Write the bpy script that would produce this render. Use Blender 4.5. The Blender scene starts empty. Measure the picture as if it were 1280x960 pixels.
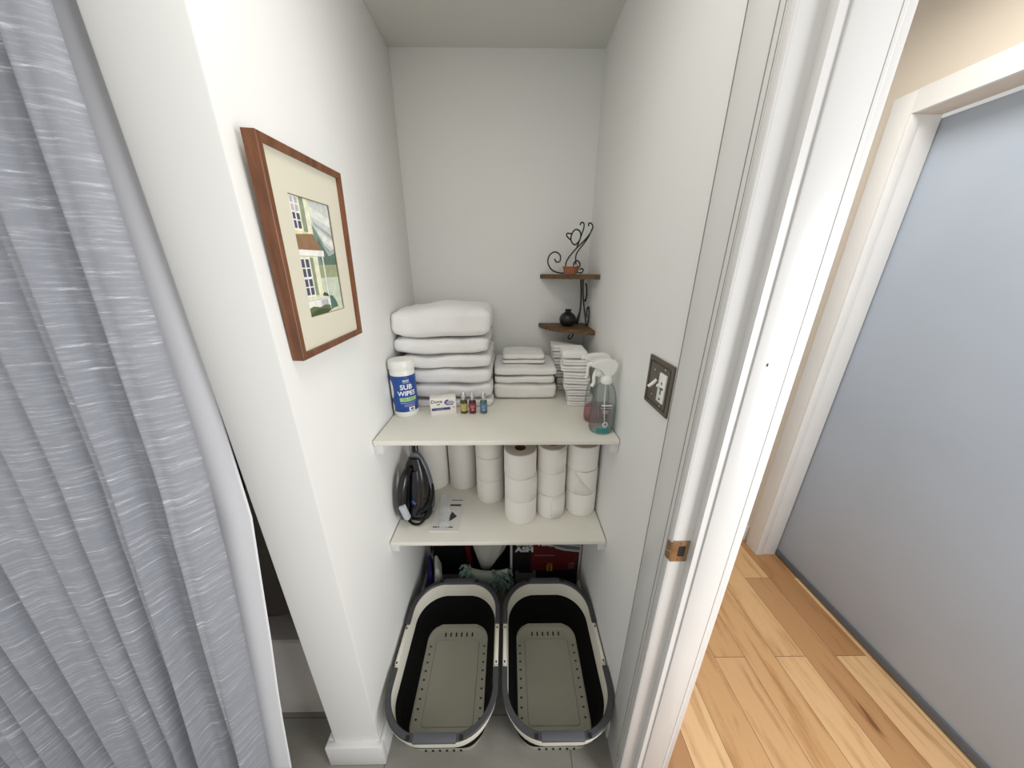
import bpy, bmesh, math, random
from mathutils import Vector, Matrix, noise
PI = math.pi
scene = bpy.context.scene
COL = scene.collection

# ------------------------------------------------------------------ camera, world, lights, exposure
def camera():
    f, p, yaw, roll = 387.386, 0.3457, 0.0113, 0.0011
    fw = Vector((math.sin(yaw)*math.cos(p), math.cos(yaw)*math.cos(p), -math.sin(p)))
    r = Vector((math.cos(yaw), -math.sin(yaw), 0)); u = r.cross(fw)
    r2 = math.cos(roll)*r + math.sin(roll)*u; u2 = r2.cross(fw)
    cd = bpy.data.cameras.new('camera'); cd.sensor_width = 36; cd.sensor_fit = 'HORIZONTAL'
    cd.lens = f*36/1280; cd.clip_start = 0.01; cd.clip_end = 50
    c = bpy.data.objects.new('camera', cd); COL.objects.link(c)
    m = Matrix.Identity(4)
    for i in range(3):
        m[i][0], m[i][1], m[i][2] = r2[i], u2[i], -fw[i]
    m.translation = (0.037, -1.421, 1.51)
    c.matrix_world = m
    scene.camera = c
camera()

w = bpy.data.worlds.new('daylight'); scene.world = w; w.use_nodes = True
bg = w.node_tree.nodes['Background']
bg.inputs['Color'].default_value = (1.0, 0.99, 0.96, 1); bg.inputs['Strength'].default_value = 0.57

def area(name, loc, aim, sx, sy, power, col):
    l = bpy.data.lights.new(name, 'AREA'); l.shape = 'RECTANGLE'; l.size = sx; l.size_y = sy
    l.energy = power; l.color = col
    o = bpy.data.objects.new(name, l); COL.objects.link(o); o.location = loc
    o.rotation_euler = (Vector(aim)-Vector(loc)).to_track_quat('-Z', 'Y').to_euler()
    return o
# daylight from a window across the doorway, then added fill lights for bathroom and hall
area('window_daylight', (3.2, -3.3, 1.0), (-0.38, -0.5, 0.9), 1.0, 1.2, 20, (0.97, 0.985, 1.0))
area('doorway_daylight', (1.35, -1.75, 1.2), (-0.38, -0.5, 0.9), 0.6, 1.2, 19.5, (0.97, 0.985, 1.0))
area('left_fill', (-1.9, -1.9, 1.2), (0.38, -0.5, 0.8), 0.8, 1.2, 6, (0.97, 0.99, 1.0))  # added fill from the left to brighten the right wall, no window there
area('overhead_fill', (0.0, -0.98, 2.22), (0.0, -0.95, 0), 0.35, 0.35, 2.7, (1.0, 0.97, 0.92))  # added unseen light overhead, brightens side walls and shelf tops
area('hall_fill', (0.95, -0.5, 2.33), (0.95, -0.45, 0), 0.5, 0.5, 8, (1.0, 0.95, 0.88))  # added unseen light from above to brighten the hallway
scene.cycles.transparent_max_bounces = 32

vs = scene.view_settings
vs.view_transform = 'Standard'; vs.look = 'None'; vs.gamma = 1; vs.exposure = 0.06; vs.use_curve_mapping = False

# ------------------------------------------------------------------ materials
def srgb(r, g, b):
    return tuple(((c/255)/12.92 if c/255 <= 0.04045 else ((c/255+0.055)/1.055)**2.4) for c in (r, g, b)) + (1,)
class NT:
    def __init__(s, name):
        s.m = bpy.data.materials.new(name); s.m.use_nodes = True
        s.n = s.m.node_tree.nodes; s.l = s.m.node_tree.links
        s.b = s.n['Principled BSDF']; s.out = s.n['Material Output']
    def node(s, t, **kw):
        n = s.n.new(t)
        for k, v in kw.items():
            if hasattr(n, k): setattr(n, k, v)
        return n
    def link(s, a, b): s.l.new(a, b)
    def coord(s, scale=(1,1,1), rot=(0,0,0), out='Object', loc=(0,0,0)):
        t = s.node('ShaderNodeTexCoord'); mp = s.node('ShaderNodeMapping')
        mp.inputs['Scale'].default_value = scale; mp.inputs['Rotation'].default_value = rot; mp.inputs['Location'].default_value = loc
        s.link(t.outputs[out], mp.inputs['Vector']); return mp.outputs['Vector']
    def noise(s, vec, scale, detail=3, rough=0.5):
        n = s.node('ShaderNodeTexNoise'); n.inputs['Scale'].default_value = scale
        n.inputs['Detail'].default_value = detail; n.inputs['Roughness'].default_value = rough
        s.link(vec, n.inputs['Vector']); return n.outputs['Fac']
    def ramp(s, fac, stops):
        r = s.node('ShaderNodeValToRGB'); e = r.color_ramp.elements
        while len(e) < len(stops): e.new(0.5)
        for i, (p, c) in enumerate(stops): e[i].position = p; e[i].color = c
        s.link(fac, r.inputs['Fac']); return r.outputs['Color']
    def mix(s, fac, a, b, mode='MIX'):
        m = s.node('ShaderNodeMix'); m.data_type = 'RGBA'; m.blend_type = mode
        if isinstance(fac, float): m.inputs[0].default_value = fac
        else: s.link(fac, m.inputs[0])
        for i, x in ((6, a), (7, b)):
            if isinstance(x, tuple): m.inputs[i].default_value = x
            else: s.link(x, m.inputs[i])
        return m.outputs[2]
    def bump(s, h, strength, dist):
        b = s.node('ShaderNodeBump'); b.inputs['Strength'].default_value = strength; b.inputs['Distance'].default_value = dist
        s.link(h, b.inputs['Height']); s.link(b.outputs['Normal'], s.b.inputs['Normal'])
def pmat(name, col, rough=0.5, metal=0.0, vary=0.0, vscale=8, bump=0.0, bscale=200, bdist=0.001, spec=0.5, coat=0.0, sheen=0.0):
    t = NT(name); b = t.b
    b.inputs['Roughness'].default_value = rough; b.inputs['Metallic'].default_value = metal
    b.inputs['Specular IOR Level'].default_value = spec; b.inputs['Coat Weight'].default_value = coat
    b.inputs['Sheen Weight'].default_value = sheen
    v = t.coord()
    dark = tuple(c*(1-vary) for c in col[:3])+(1,); lite = tuple(min(1, c*(1+vary)) for c in col[:3])+(1,)
    if vary: t.link(t.ramp(t.noise(v, vscale), [(0.3, dark), (0.7, lite)]), b.inputs['Base Color'])
    else: b.inputs['Base Color'].default_value = col
    if bump: t.bump(t.noise(v, bscale, 2), bump, bdist)
    return t.m
def clear(name, tint, gloss=0.12, rough=0.06, milky=0.0, edge=1.0):
    # thin clear plastic: tinted, a little milky, with a sheen on outward faces
    t = NT(name)
    tr = t.node('ShaderNodeBsdfTransparent')
    fw = t.node('ShaderNodeLayerWeight'); fw.inputs['Blend'].default_value = 0.5
    t.link(t.ramp(fw.outputs['Facing'], [(0.35, tint), (1.0, tuple(c*edge for c in tint[:3])+(1,))]), tr.inputs['Color'])   # thicker plastic at the edges absorbs more
    df = t.node('ShaderNodeBsdfDiffuse'); df.inputs['Color'].default_value = (0.8, 0.81, 0.8, 1)
    m1 = t.node('ShaderNodeMixShader'); m1.inputs[0].default_value = milky
    t.link(tr.outputs[0], m1.inputs[1]); t.link(df.outputs[0], m1.inputs[2])
    gl = t.node('ShaderNodeBsdfGlossy'); gl.inputs['Roughness'].default_value = rough
    lw = t.node('ShaderNodeLayerWeight'); lw.inputs['Blend'].default_value = gloss
    ge = t.node('ShaderNodeNewGeometry'); ma = t.node('ShaderNodeMath'); ma.operation = 'SUBTRACT'; ma.inputs[0].default_value = 0.6
    mb = t.node('ShaderNodeMath'); mb.operation = 'MULTIPLY'; mb.use_clamp = True
    t.link(ge.outputs['Backfacing'], ma.inputs[1]); t.link(lw.outputs['Fresnel'], mb.inputs[0]); t.link(ma.outputs[0], mb.inputs[1])
    mx = t.node('ShaderNodeMixShader')
    t.link(mb.outputs[0], mx.inputs[0]); t.link(m1.outputs[0], mx.inputs[1]); t.link(gl.outputs[0], mx.inputs[2])
    t.link(mx.outputs[0], t.out.inputs['Surface']); return t.m
def frosted(name, col, alpha):
    t = NT(name)
    tr = t.node('ShaderNodeBsdfTransparent')
    mx = t.node('ShaderNodeMixShader'); mx.inputs[0].default_value = alpha
    t.b.inputs['Base Color'].default_value = col; t.b.inputs['Roughness'].default_value = 0.25
    t.link(tr.outputs[0], mx.inputs[1]); t.link(t.b.outputs[0], mx.inputs[2]); t.link(mx.outputs[0], t.out.inputs['Surface'])
    return t.m

M = {}
M['wall'] = pmat('wall_paint', srgb(231, 231, 228), 0.6, vary=0.012, vscale=2.5, bump=0.12, bscale=260, bdist=0.0006)
M['trim'] = pmat('trim_gloss_paint', srgb(218, 217, 215), 0.3, vary=0.02, vscale=5, bump=0.06, bscale=60)
M['ceil'] = pmat('ceiling_paint', srgb(215, 215, 210), 0.8, bump=0.1, bscale=200)
M['hallwall'] = pmat('hall_paint', srgb(206, 196, 182), 0.6, bump=0.05)
M['shelf'] = pmat('shelf_laminate', srgb(232, 229, 218), 0.42, vary=0.03, vscale=5)
M['towel'] = pmat('terry_white', srgb(244, 243, 242), 0.95, vary=0.02, vscale=20, bump=0.6, bscale=420, bdist=0.002, spec=0.1, sheen=0.2)
M['towel_cream'] = pmat('terry_cream', srgb(242, 240, 236), 0.95, vary=0.03, vscale=20, bump=0.6, bscale=420, bdist=0.002, spec=0.1, sheen=0.2)
M['paper'] = pmat('tissue_paper', srgb(249, 246, 240), 0.95, vary=0.02, vscale=10, bump=0.3, bscale=300, spec=0.1)
M['roll_end'] = pmat('tissue_roll_end', srgb(205, 192, 182), 0.95, bump=0.3, bscale=500, spec=0.1)
M['card'] = pmat('cardboard_core', srgb(110, 80, 60), 0.9)
M['white_plastic'] = pmat('white_plastic', srgb(238, 238, 232), 0.3)
M['rim_plastic'] = pmat('pale_grey_plastic', srgb(226, 222, 208), 0.35)
M['base_plastic'] = pmat('warm_grey_plastic', srgb(176, 173, 158), 0.4, vary=0.03, vscale=6)
M['grey_rubber'] = pmat('charcoal_rubber', srgb(12, 12, 12), 0.85, spec=0.15)
M['handle_grey'] = pmat('slate_handle_plastic', srgb(64, 65, 68), 0.42)
M['grip_grey'] = pmat('slate_grip_plastic', srgb(84, 87, 92), 0.45)
M['black'] = pmat('black_gap', srgb(12, 12, 12), 0.6)
M['black_gloss'] = pmat('gloss_black_plastic', srgb(12, 12, 14), 0.25, coat=0.15)
M['black_cloth'] = pmat('black_cloth', srgb(15, 14, 14), 0.9, bump=0.3, bscale=150)
M['iron_grey'] = pmat('iron_grey_metal', srgb(120, 124, 132), 0.35, metal=0.5)
M['iron_pale'] = pmat('iron_pale_plastic', srgb(178, 182, 190), 0.35)
M['iron_blue'] = pmat('iron_blue_tank', srgb(11, 12, 24), 0.2, coat=0.2)
M['iron_mark'] = pmat('iron_blue_mark', srgb(110, 125, 190), 0.3)
M['wire'] = pmat('black_wrought_iron', srgb(24, 23, 22), 0.5, bump=0.2, bscale=200)
M['vase'] = pmat('black_clay_glaze', srgb(26, 25, 25), 0.35, bump=0.1, bscale=80)
M['terracotta'] = pmat('terracotta', srgb(150, 92, 66), 0.8, vary=0.15, vscale=60)
M['silver'] = pmat('silver_cap', srgb(215, 215, 215), 0.2, metal=1.0)
M['bronze'] = pmat('dark_bronze_plate', srgb(112, 104, 94), 0.4, metal=0.6)
M['bronze_dark'] = pmat('dark_bronze_line', srgb(62, 56, 50), 0.4, metal=0.6)
M['brass'] = pmat('aged_brass', srgb(166, 134, 102), 0.35, metal=0.8, vary=0.15, vscale=60)
M['mat'] = pmat('mount_board', srgb(222, 216, 198), 0.9)
M['mat_bevel'] = pmat('mount_bevel', srgb(150, 135, 110), 0.9)
M['glass'] = clear('picture_glass', (0.98, 0.985, 0.98, 1), 0.08)
M['bottle_clear'] = clear('clear_plastic', (0.87, 0.895, 0.89, 1), 0.12, 0.08, 0.08, 0.55)
M['liquid_clear'] = clear('pale_teal_liquid', (0.84, 0.89, 0.885, 1), 0.06, 0.06, 0.04, 0.75)
M['liquid_pink'] = clear('pink_liquid', (0.92, 0.48, 0.56, 1), 0.06, 0.06, 0.05, 0.8)
M['frost'] = frosted('frosted_plastic', srgb(225, 226, 232), 0.2)
M['teal'] = pmat('teal_print', srgb(36, 128, 128), 0.5)
M['white_print'] = pmat('white_print', srgb(238, 238, 240), 0.5)
M['blue_label'] = pmat('blue_label', srgb(26, 72, 146), 0.35)
M['lime'] = pmat('green_band', srgb(166, 200, 148), 0.4)
M['green_ink'] = pmat('green_ink', srgb(108, 165, 90), 0.4)
M['navy'] = pmat('navy_ink', srgb(20, 34, 74), 0.5)
M['purple'] = pmat('purple_print', srgb(74, 72, 138), 0.5)
M['lilac'] = pmat('lilac_print', srgb(176, 172, 200), 0.5)
M['gold_ink'] = pmat('olive_gold_ink', srgb(110, 100, 50), 0.5)
M['soapcard'] = pmat('soap_carton', srgb(240, 236, 228), 0.45)
M['pageink'] = pmat('page_ink', srgb(60, 56, 54), 0.7)
M['leaf'] = pmat('leaflet_paper', srgb(224, 222, 217), 0.5)
M['red_card'] = pmat('dark_red_print', srgb(82, 15, 18), 0.5, vary=0.2, vscale=9)
M['black_card'] = pmat('black_print', srgb(18, 14, 15), 0.5)
M['yellow_print'] = pmat('yellow_print', srgb(168, 118, 44), 0.5)
M['grey_print'] = pmat('grey_print', srgb(98, 98, 100), 0.5)
M['pale_print'] = pmat('pale_grey_print', srgb(160, 162, 168), 0.4)
M['boxcard'] = pmat('box_card', srgb(176, 170, 166), 0.7)
M['mint'] = pmat('mint_chenille', srgb(112, 136, 124), 0.95, vary=0.15, vscale=60)
M['mint_pad'] = pmat('mint_pad', srgb(160, 168, 154), 0.9)
M['whitebag'] = pmat('white_bag_plastic', srgb(188, 186, 180), 0.5, bump=0.4, bscale=30, bdist=0.004)
M['red'] = pmat('red_plastic', srgb(96, 18, 20), 0.4)
M['deepblue'] = pmat('deep_blue_plastic', srgb(30, 28, 96), 0.4)
M['tub'] = pmat('tub_enamel', srgb(226, 220, 214), 0.25)
M['shower'] = pmat('shower_tile', srgb(150, 140, 132), 0.4, vary=0.1, vscale=3)
M['chrome'] = pmat('chrome', srgb(200, 200, 200), 0.15, metal=1.0)
M['bluedoor'] = pmat('blue_grey_door_paint', srgb(172, 182, 196), 0.4, vary=0.03, vscale=3)
M['sweep'] = pmat('door_sweep', srgb(92, 96, 102), 0.5)
M['liner'] = pmat('white_liner', srgb(247, 248, 252), 0.6, bump=0.2, bscale=60)
M['gl_green'] = pmat('bottle_olive_glass', srgb(58, 62, 22), 0.12, coat=0.4)
M['gl_red'] = pmat('bottle_red_glass', srgb(70, 22, 18), 0.12, coat=0.4)
M['gl_teal'] = pmat('bottle_teal_glass', srgb(84, 112, 100), 0.12, coat=0.4)
M['lb_yellow'] = pmat('label_yellow', srgb(190, 172, 92), 0.5)
M['lb_red'] = pmat('label_red', srgb(150, 62, 72), 0.5)
M['lb_blue'] = pmat('label_blue', srgb(84, 130, 168), 0.5)
M['lb_ink'] = pmat('label_pale_ink', srgb(220, 200, 190), 0.5)

def wood(name, c1, c2, scale, rough=0.45):
    t = NT(name); v = t.coord(scale)
    n = t.noise(v, 6, 6, 0.6)
    t.link(t.ramp(n, [(0.3, c1), (0.72, c2)]), t.b.inputs['Base Color'])
    t.b.inputs['Roughness'].default_value = rough; t.bump(n, 0.15, 0.001); return t.m
M['frame_wood'] = wood('walnut_frame', srgb(88, 52, 31), srgb(134, 84, 52), (12, 12, 1.6))
M['shelf_wood'] = wood('brown_shelf_wood', srgb(66, 46, 26), srgb(124, 94, 58), (3, 14, 14), 0.6)

def tile_floor():
    t = NT('grey_floor_tile'); v = t.coord((1,1,1), loc=(0.37, 0.16, 0))
    br = t.node('ShaderNodeTexBrick'); br.offset = 0.33
    br.inputs['Color1'].default_value = srgb(150, 147, 138); br.inputs['Color2'].default_value = srgb(143, 140, 131)
    br.inputs['Mortar'].default_value = srgb(110, 106, 98)
    br.inputs['Scale'].default_value = 1; br.inputs['Mortar Size'].default_value = 0.0022
    br.inputs['Brick Width'].default_value = 0.61; br.inputs['Row Height'].default_value = 0.305
    t.link(v, br.inputs['Vector'])
    n = t.noise(t.coord((1, 3, 1)), 7, 6, 0.65)
    g = t.ramp(n, [(0.3, (0.84, 0.84, 0.83, 1)), (0.7, (1, 1, 1, 1))])
    t.link(t.mix(1.0, br.outputs['Color'], g, 'MULTIPLY'), t.b.inputs['Base Color'])
    t.b.inputs['Roughness'].default_value = 0.5
    return t.m
M['tile'] = tile_floor()
def plank_floor():
    t = NT('hickory_planks'); v = t.coord((1,1,1), (0, 0, PI/2), loc=(0.35, 0.004, 0))
    br = t.node('ShaderNodeTexBrick'); br.offset = 0.37; br.offset_frequency = 2
    br.inputs['Color1'].default_value = (0.0, 0.0, 0.0, 1); br.inputs['Color2'].default_value = (1, 1, 1, 1)
    br.inputs['Mortar'].default_value = (0.1, 0.1, 0.1, 1)
    br.inputs['Scale'].default_value = 1; br.inputs['Mortar Size'].default_value = 0.0009
    br.inputs['Brick Width'].default_value = 0.95; br.inputs['Row Height'].default_value = 0.128
    t.link(v, br.inputs['Vector'])
    per = t.ramp(br.outputs['Color'], [(0.0, srgb(168, 122, 80)), (0.4, srgb(206, 164, 116)), (0.7, srgb(222, 184, 138)), (1.0, srgb(194, 150, 104))])
    # grain: offset per board so neighbouring boards do not share a figure
    add = t.node('ShaderNodeVectorMath'); add.operation = 'MULTIPLY_ADD'
    add.inputs[1].default_value = (7, 7, 7)
    t.link(br.outputs['Color'], add.inputs[0]); t.link(t.coord((9, 1.1, 1)), add.inputs[2])
    gr = t.noise(add.outputs[0], 3.2, 8, 0.62)
    g = t.ramp(gr, [(0.3, (0.72, 0.62, 0.52, 1)), (0.5, (1, 1, 1, 1)), (0.75, (1.0, 0.97, 0.92, 1))])
    c = t.mix(1.0, per, g, 'MULTIPLY')
    add2 = t.node('ShaderNodeVectorMath'); add2.operation = 'MULTIPLY_ADD'; add2.inputs[1].default_value = (3, 5, 2)
    t.link(br.outputs['Color'], add2.inputs[0]); t.link(t.coord((11, 2.2, 1)), add2.inputs[2])
    kn = t.noise(add2.outputs[0], 1.7, 2, 0.5)
    k = t.ramp(kn, [(0.25, (0.30, 0.2, 0.13, 1)), (0.31, (1, 1, 1, 1))])
    c = t.mix(0.75, c, k, 'MULTIPLY')
    c = t.mix(br.outputs['Fac'], c, srgb(96, 66, 42))
    t.link(c, t.b.inputs['Base Color']); t.b.inputs['Roughness'].default_value = 0.4
    return t.m
M['planks'] = plank_floor()
def curtain_mat():
    t = NT('grey_slub_curtain')
    n = t.noise(t.coord((5, 5, 70)), 2.6, 5, 0.75)
    lo = t.noise(t.coord((1, 1, 1)), 6, 2)
    s = t.ramp(n, [(0.48, srgb(150, 153, 162)), (0.60, srgb(170, 173, 181)), (0.68, srgb(222, 224, 230))])
    t.link(s, t.b.inputs['Base Color']); t.b.inputs['Roughness'].default_value = 0.75
    t.b.inputs['Sheen Weight'].default_value = 0.15
    t.bump(n, 0.25, 0.002); return t.m
M['curtain'] = curtain_mat()

# ------------------------------------------------------------------ mesh helpers
class MB:
    def __init__(s): s.bm = bmesh.new()
    def faces(s, vs, fs, mat=0):
        bv = [s.bm.verts.new(v) for v in vs]; out = []
        for f in fs:
            try:
                q = s.bm.faces.new([bv[i] for i in f]); q.material_index = mat; out.append(q)
            except ValueError: pass
        return bv, out
    def box(s, x0, x1, y0, y1, z0, z1, mat=0, bevel=0, seg=2):
        vs = [(x, y, z) for x in (x0, x1) for y in (y0, y1) for z in (z0, z1)]
        fs = [(0,1,3,2), (4,6,7,5), (0,4,5,1), (2,3,7,6), (0,2,6,4), (1,5,7,3)]
        bv, bf = s.faces(vs, fs, mat)
        if bevel:
            es = list({e for f in bf for e in f.edges})
            r = bmesh.ops.bevel(s.bm, geom=es, offset=bevel, segments=seg, profile=0.5, affect='EDGES')
            for f in r['faces']: f.material_index = mat
        return s
    def rings(s, rs, cap0=True, cap1=True, mat=0, closed=True, mats=None):
        n = len(rs[0]); vs = [[s.bm.verts.new(p) for p in r] for r in rs]
        for i in range(len(rs)-1):
            for j in range(n if closed else n-1):
                k = (j+1) % n
                f = s.bm.faces.new((vs[i][j], vs[i][k], vs[i+1][k], vs[i+1][j])); f.material_index = mats[i] if mats else mat
        if cap0: f = s.bm.faces.new(list(reversed(vs[0]))); f.material_index = mats[0] if mats else mat
        if cap1: f = s.bm.faces.new(vs[-1]); f.material_index = mats[-1] if mats else mat
        return s
    def lathe(s, prof, c=(0,0,0), seg=32, mat=0, cap0=True, cap1=True, mats=None, sx=1, sy=1):
        rs = [[(c[0]+sx*r*math.cos(2*PI*j/seg), c[1]+sy*r*math.sin(2*PI*j/seg), c[2]+z) for j in range(seg)] for r, z in prof]
        return s.rings(rs, cap0, cap1, mat, True, mats)
    def tube(s, pts, r, seg=8, mat=0, closed=False, flat=1.0):
        P = [Vector(p) for p in pts]; n = len(P); rs = []; up = None
        for i in range(n):
            if closed: t = P[(i+1) % n]-P[i-1]
            else: t = P[min(i+1, n-1)]-P[max(i-1, 0)]
            t.normalize()
            if up is None: up = Vector((0,0,1)) if abs(t.z) < 0.9 else Vector((1,0,0))
            sd = t.cross(up).normalized(); up = sd.cross(t).normalized()
            ri = r[i] if isinstance(r, (list, tuple)) else r
            rs.append([P[i]+sd*ri*math.cos(2*PI*j/seg)+up*ri*flat*math.sin(2*PI*j/seg) for j in range(seg)])
        if closed: rs.append(rs[0]); return s.rings(rs, False, False, mat)
        return s.rings(rs, True, True, mat)
    def poly(s, pts, mat=0): s.faces(pts, [tuple(range(len(pts)))], mat); return s
    def prism(s, pts, d, mat=0):       # polygon pts extruded along the vector d
        d = Vector(d); a = [Vector(p) for p in pts]
        return s.rings([a, [p+d for p in a]], True, True, mat)
    def mesh(s, me, mat=0, fn=None):
        off = [s.bm.verts.new(fn(v.co) if fn else v.co) for v in me.vertices]
        for p in me.polygons:
            try: f = s.bm.faces.new([off[i] for i in p.vertices]); f.material_index = mat
            except ValueError: pass
        return s
    def move(s, fn):
        for v in s.bm.verts: v.co = fn(v.co)
        return s
    def build(s, name, mats, parent=None, smooth=True, ang=38, loc=None, fixn=True):
        if fixn: bmesh.ops.recalc_face_normals(s.bm, faces=s.bm.faces)
        me = bpy.data.meshes.new(name); s.bm.to_mesh(me); s.bm.free()
        if not isinstance(mats, (list, tuple)): mats = [mats]
        for m in mats: me.materials.append(m)
        if smooth:
            me.polygons.foreach_set('use_smooth', [True]*len(me.polygons))
            me.set_sharp_from_angle(angle=math.radians(ang))
        o = bpy.data.objects.new(name, me); COL.objects.link(o)
        if parent: o.parent = parent
        if loc: o.location = loc
        return o
def curve(pts, n=6, closed=False):     # Catmull-Rom through pts
    P = [Vector(p) for p in pts]; out = []; m = len(P)
    for i in range(m if closed else m-1):
        if closed: a, b, c, d = P[i-1], P[i], P[(i+1) % m], P[(i+2) % m]
        else: a, b, c, d = P[max(i-1, 0)], P[i], P[i+1], P[min(i+2, m-1)]
        for k in range(n):
            t = k/n
            out.append(0.5*((2*b)+(c-a)*t+(2*a-5*b+4*c-d)*t*t+(3*b-a-3*c+d)*t**3))
    if not closed: out.append(P[-1])
    return out
def rrect(w, l, r, z, cx=0, cy=0, n=8, ns=6):
    pts = []; r = min(r, w/2-1e-4, l/2-1e-4)
    cs = [(w/2-r, l/2-r, 0), (-w/2+r, l/2-r, 90), (-w/2+r, -l/2+r, 180), (w/2-r, -l/2+r, 270)]
    for i, (x, y, a) in enumerate(cs):
        for k in range(n+1):
            t = math.radians(a+90*k/n); pts.append((cx+x+r*math.cos(t), cy+y+r*math.sin(t), z))
        x2, y2, a2 = cs[(i+1) % 4]; t = math.radians(a2)
        A = pts[-1]; B = (cx+x2+r*math.cos(t), cy+y2+r*math.sin(t), z)
        for k in range(1, ns): pts.append(tuple(A[q]+(B[q]-A[q])*k/ns for q in range(3)))
    return pts
def text_mesh(body, size, bold=0.0, align='CENTER', shear=0):
    cu = bpy.data.curves.new('lettering', 'FONT'); cu.body = body; cu.size = size; cu.align_x = align; cu.align_y = 'CENTER'
    cu.offset = bold; cu.shear = shear; cu.resolution_u = 3
    o = bpy.data.objects.new('lettering', cu); COL.objects.link(o)
    dg = bpy.context.evaluated_depsgraph_get(); dg.update()
    me = bpy.data.meshes.new_from_object(o.evaluated_get(dg))
    bpy.data.objects.remove(o); bpy.data.curves.remove(cu)
    return me
def tag(o, label=None, cat=None, group=None, kind=None):
    for k, v in (('label', label), ('category', cat), ('group', group), ('kind', kind)):
        if v: o[k] = v
    return o
def thing(name, label, cat, loc=(0,0,0), rz=0, group=None):
    o = bpy.data.objects.new(name, None); COL.objects.link(o); o.location = loc; o.rotation_euler = (0, 0, rz)
    o.empty_display_size = 0.05
    return tag(o, label, cat, group)
def struct(o): o['kind'] = 'structure'; return o
def dup(root, loc, rz=0, label=None):
    r = root.copy(); COL.objects.link(r); r.location = loc; r.rotation_euler = (0, 0, rz)
    if label: r['label'] = label
    for ch in list(root.children):
        c = ch.copy(); COL.objects.link(c); c.parent = r
        for g in list(ch.children):
            d = g.copy(); COL.objects.link(d); d.parent = c
    return r

H = 2.25
# ------------------------------------------------------------------ setting
struct(MB().box(-2.3, 0.40, -2.6, 0.12, -0.05, 0).build('floor', M['tile'], smooth=False))
struct(MB().box(0.40, 1.75, -2.9, 1.7, -0.05, 0).build('floor_hallway', M['planks'], smooth=False))
struct(MB().box(-2.3, 0.5, -1.35, 0.12, H, H+0.1).build('ceiling', M['ceil'], smooth=False))
struct(MB().box(-0.6, 0.5, 0, 0.12, 0, H).build('wall_back', M['wall'], smooth=False))
struct(MB().box(-0.522, -0.38, -0.871, 0, 0, H, bevel=0.004).build('wall_left', M['wall']))
struct(MB().box(0.38, 0.494, -0.947, 0, 0, H).build('wall_right', M['wall'], smooth=False))
# baseboards
b = MB()
b.box(-0.546, -0.366, -0.887, -0.866, 0, 0.1, bevel=0.004)
b.box(-0.38, -0.366, -0.87, 0, 0, 0.1, bevel=0.004); b.box(-0.546, -0.522, -0.87, -0.765, 0, 0.1, bevel=0.004)
struct(b.build('baseboard_left', M['trim']))
struct(MB().box(0.368, 0.38, -0.835, 0, 0, 0.1, bevel=0.004).build('baseboard_right', M['trim']))
# door opening: bathroom-side casing, jamb with stop, strike plate
c = MB()
c.box(0.372, 0.381, -0.915, -0.838, 0, H-0.02, bevel=0.0015)
c.box(0.368, 0.381, -0.927, -0.912, 0, H-0.02, bevel=0.002)
c.box(0.370, 0.381, -0.937, -0.925, 0, H-0.02, bevel=0.001)
c.box(0.364, 0.381, -0.947, -0.936, 0, H-0.02, bevel=0.003)
M['joint_and_shade'] = pmat('caulk_joint_and_groove_shade', srgb(146, 144, 138), 0.9)
for y, x in ((-0.8372, 0.3717), (-0.9125, 0.3677), (-0.9245, 0.3677), (-0.936, 0.3697)): c.box(x, 0.381, y-0.0007, y+0.0007, 0.1, H-0.02, 1)  # dark strips: caulk joints, plus shade painted into the grooves by the ridge
struct(c.build('trim_1', [M['trim'], M['joint_and_shade']]))
jm = MB()
jm.box(0.3675, 0.4935, -0.9475, -0.943, 0, H-0.02, bevel=0.001)
struct(jm.build('trim_2', M['trim']))
st = MB()
st.box(0.402, 0.478, -0.962, -0.9474, 0.012, H-0.02, bevel=0.0)
st.box(0.4155, 0.472, -0.9645, -0.9615, 0.012, H-0.02, bevel=0.0029)
st.lathe([(0.0022, 0), (0.0016, 0.0004)], (0, 0, 0), 9, 1) if False else st.box(0.4355, 0.4385, -0.9648, -0.9644, 1.373, 1.378, 1)
struct(st.build('trim_3', [M['trim'], M['black']]))
hc = MB(); hc.box(0.4935, 0.511, -0.942, -0.86, 0, H-0.02, bevel=0.003)
struct(hc.build('trim_4', M['trim']))
sp = thing('strike_plate', 'aged brass strike plate on the white door jamb', 'strike plate', (0.383, -0.9475, 0.978))
s = MB(); s.box(-0.017, 0.017, -0.0018, 0, -0.027, 0.027, bevel=0.0008)
s.tube(curve([(-0.017, -0.001, 0), (-0.021, 0.001, 0), (-0.0235, 0.006, 0)], 4), [0.002]*9, 6)
lip = [(-0.016, -0.0018), (-0.020, -0.0005), (-0.0225, 0.004), (-0.0225, 0.010), (-0.021, 0.010), (-0.0208, 0.004), (-0.019, 0.001), (-0.016, 0)]
s.rings([[(x, y, -0.021) for x, y in lip], [(x, y, 0.021) for x, y in lip]])
s.build('plate', M['brass'], sp)
MB().box(-0.004, 0.009, -0.0024, -0.0016, -0.012, 0.014).build('latch_hole', M['black'], sp)
for z in (-0.021, 0.021): MB().lathe([(0.0032, 0), (0.0028, 0.0010), (0.001, 0.0014)], seg=12).move(lambda v, z=z: Vector((v.x, -0.0018-v.z, v.y+z))).build('screw', M['brass'], sp)

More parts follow.
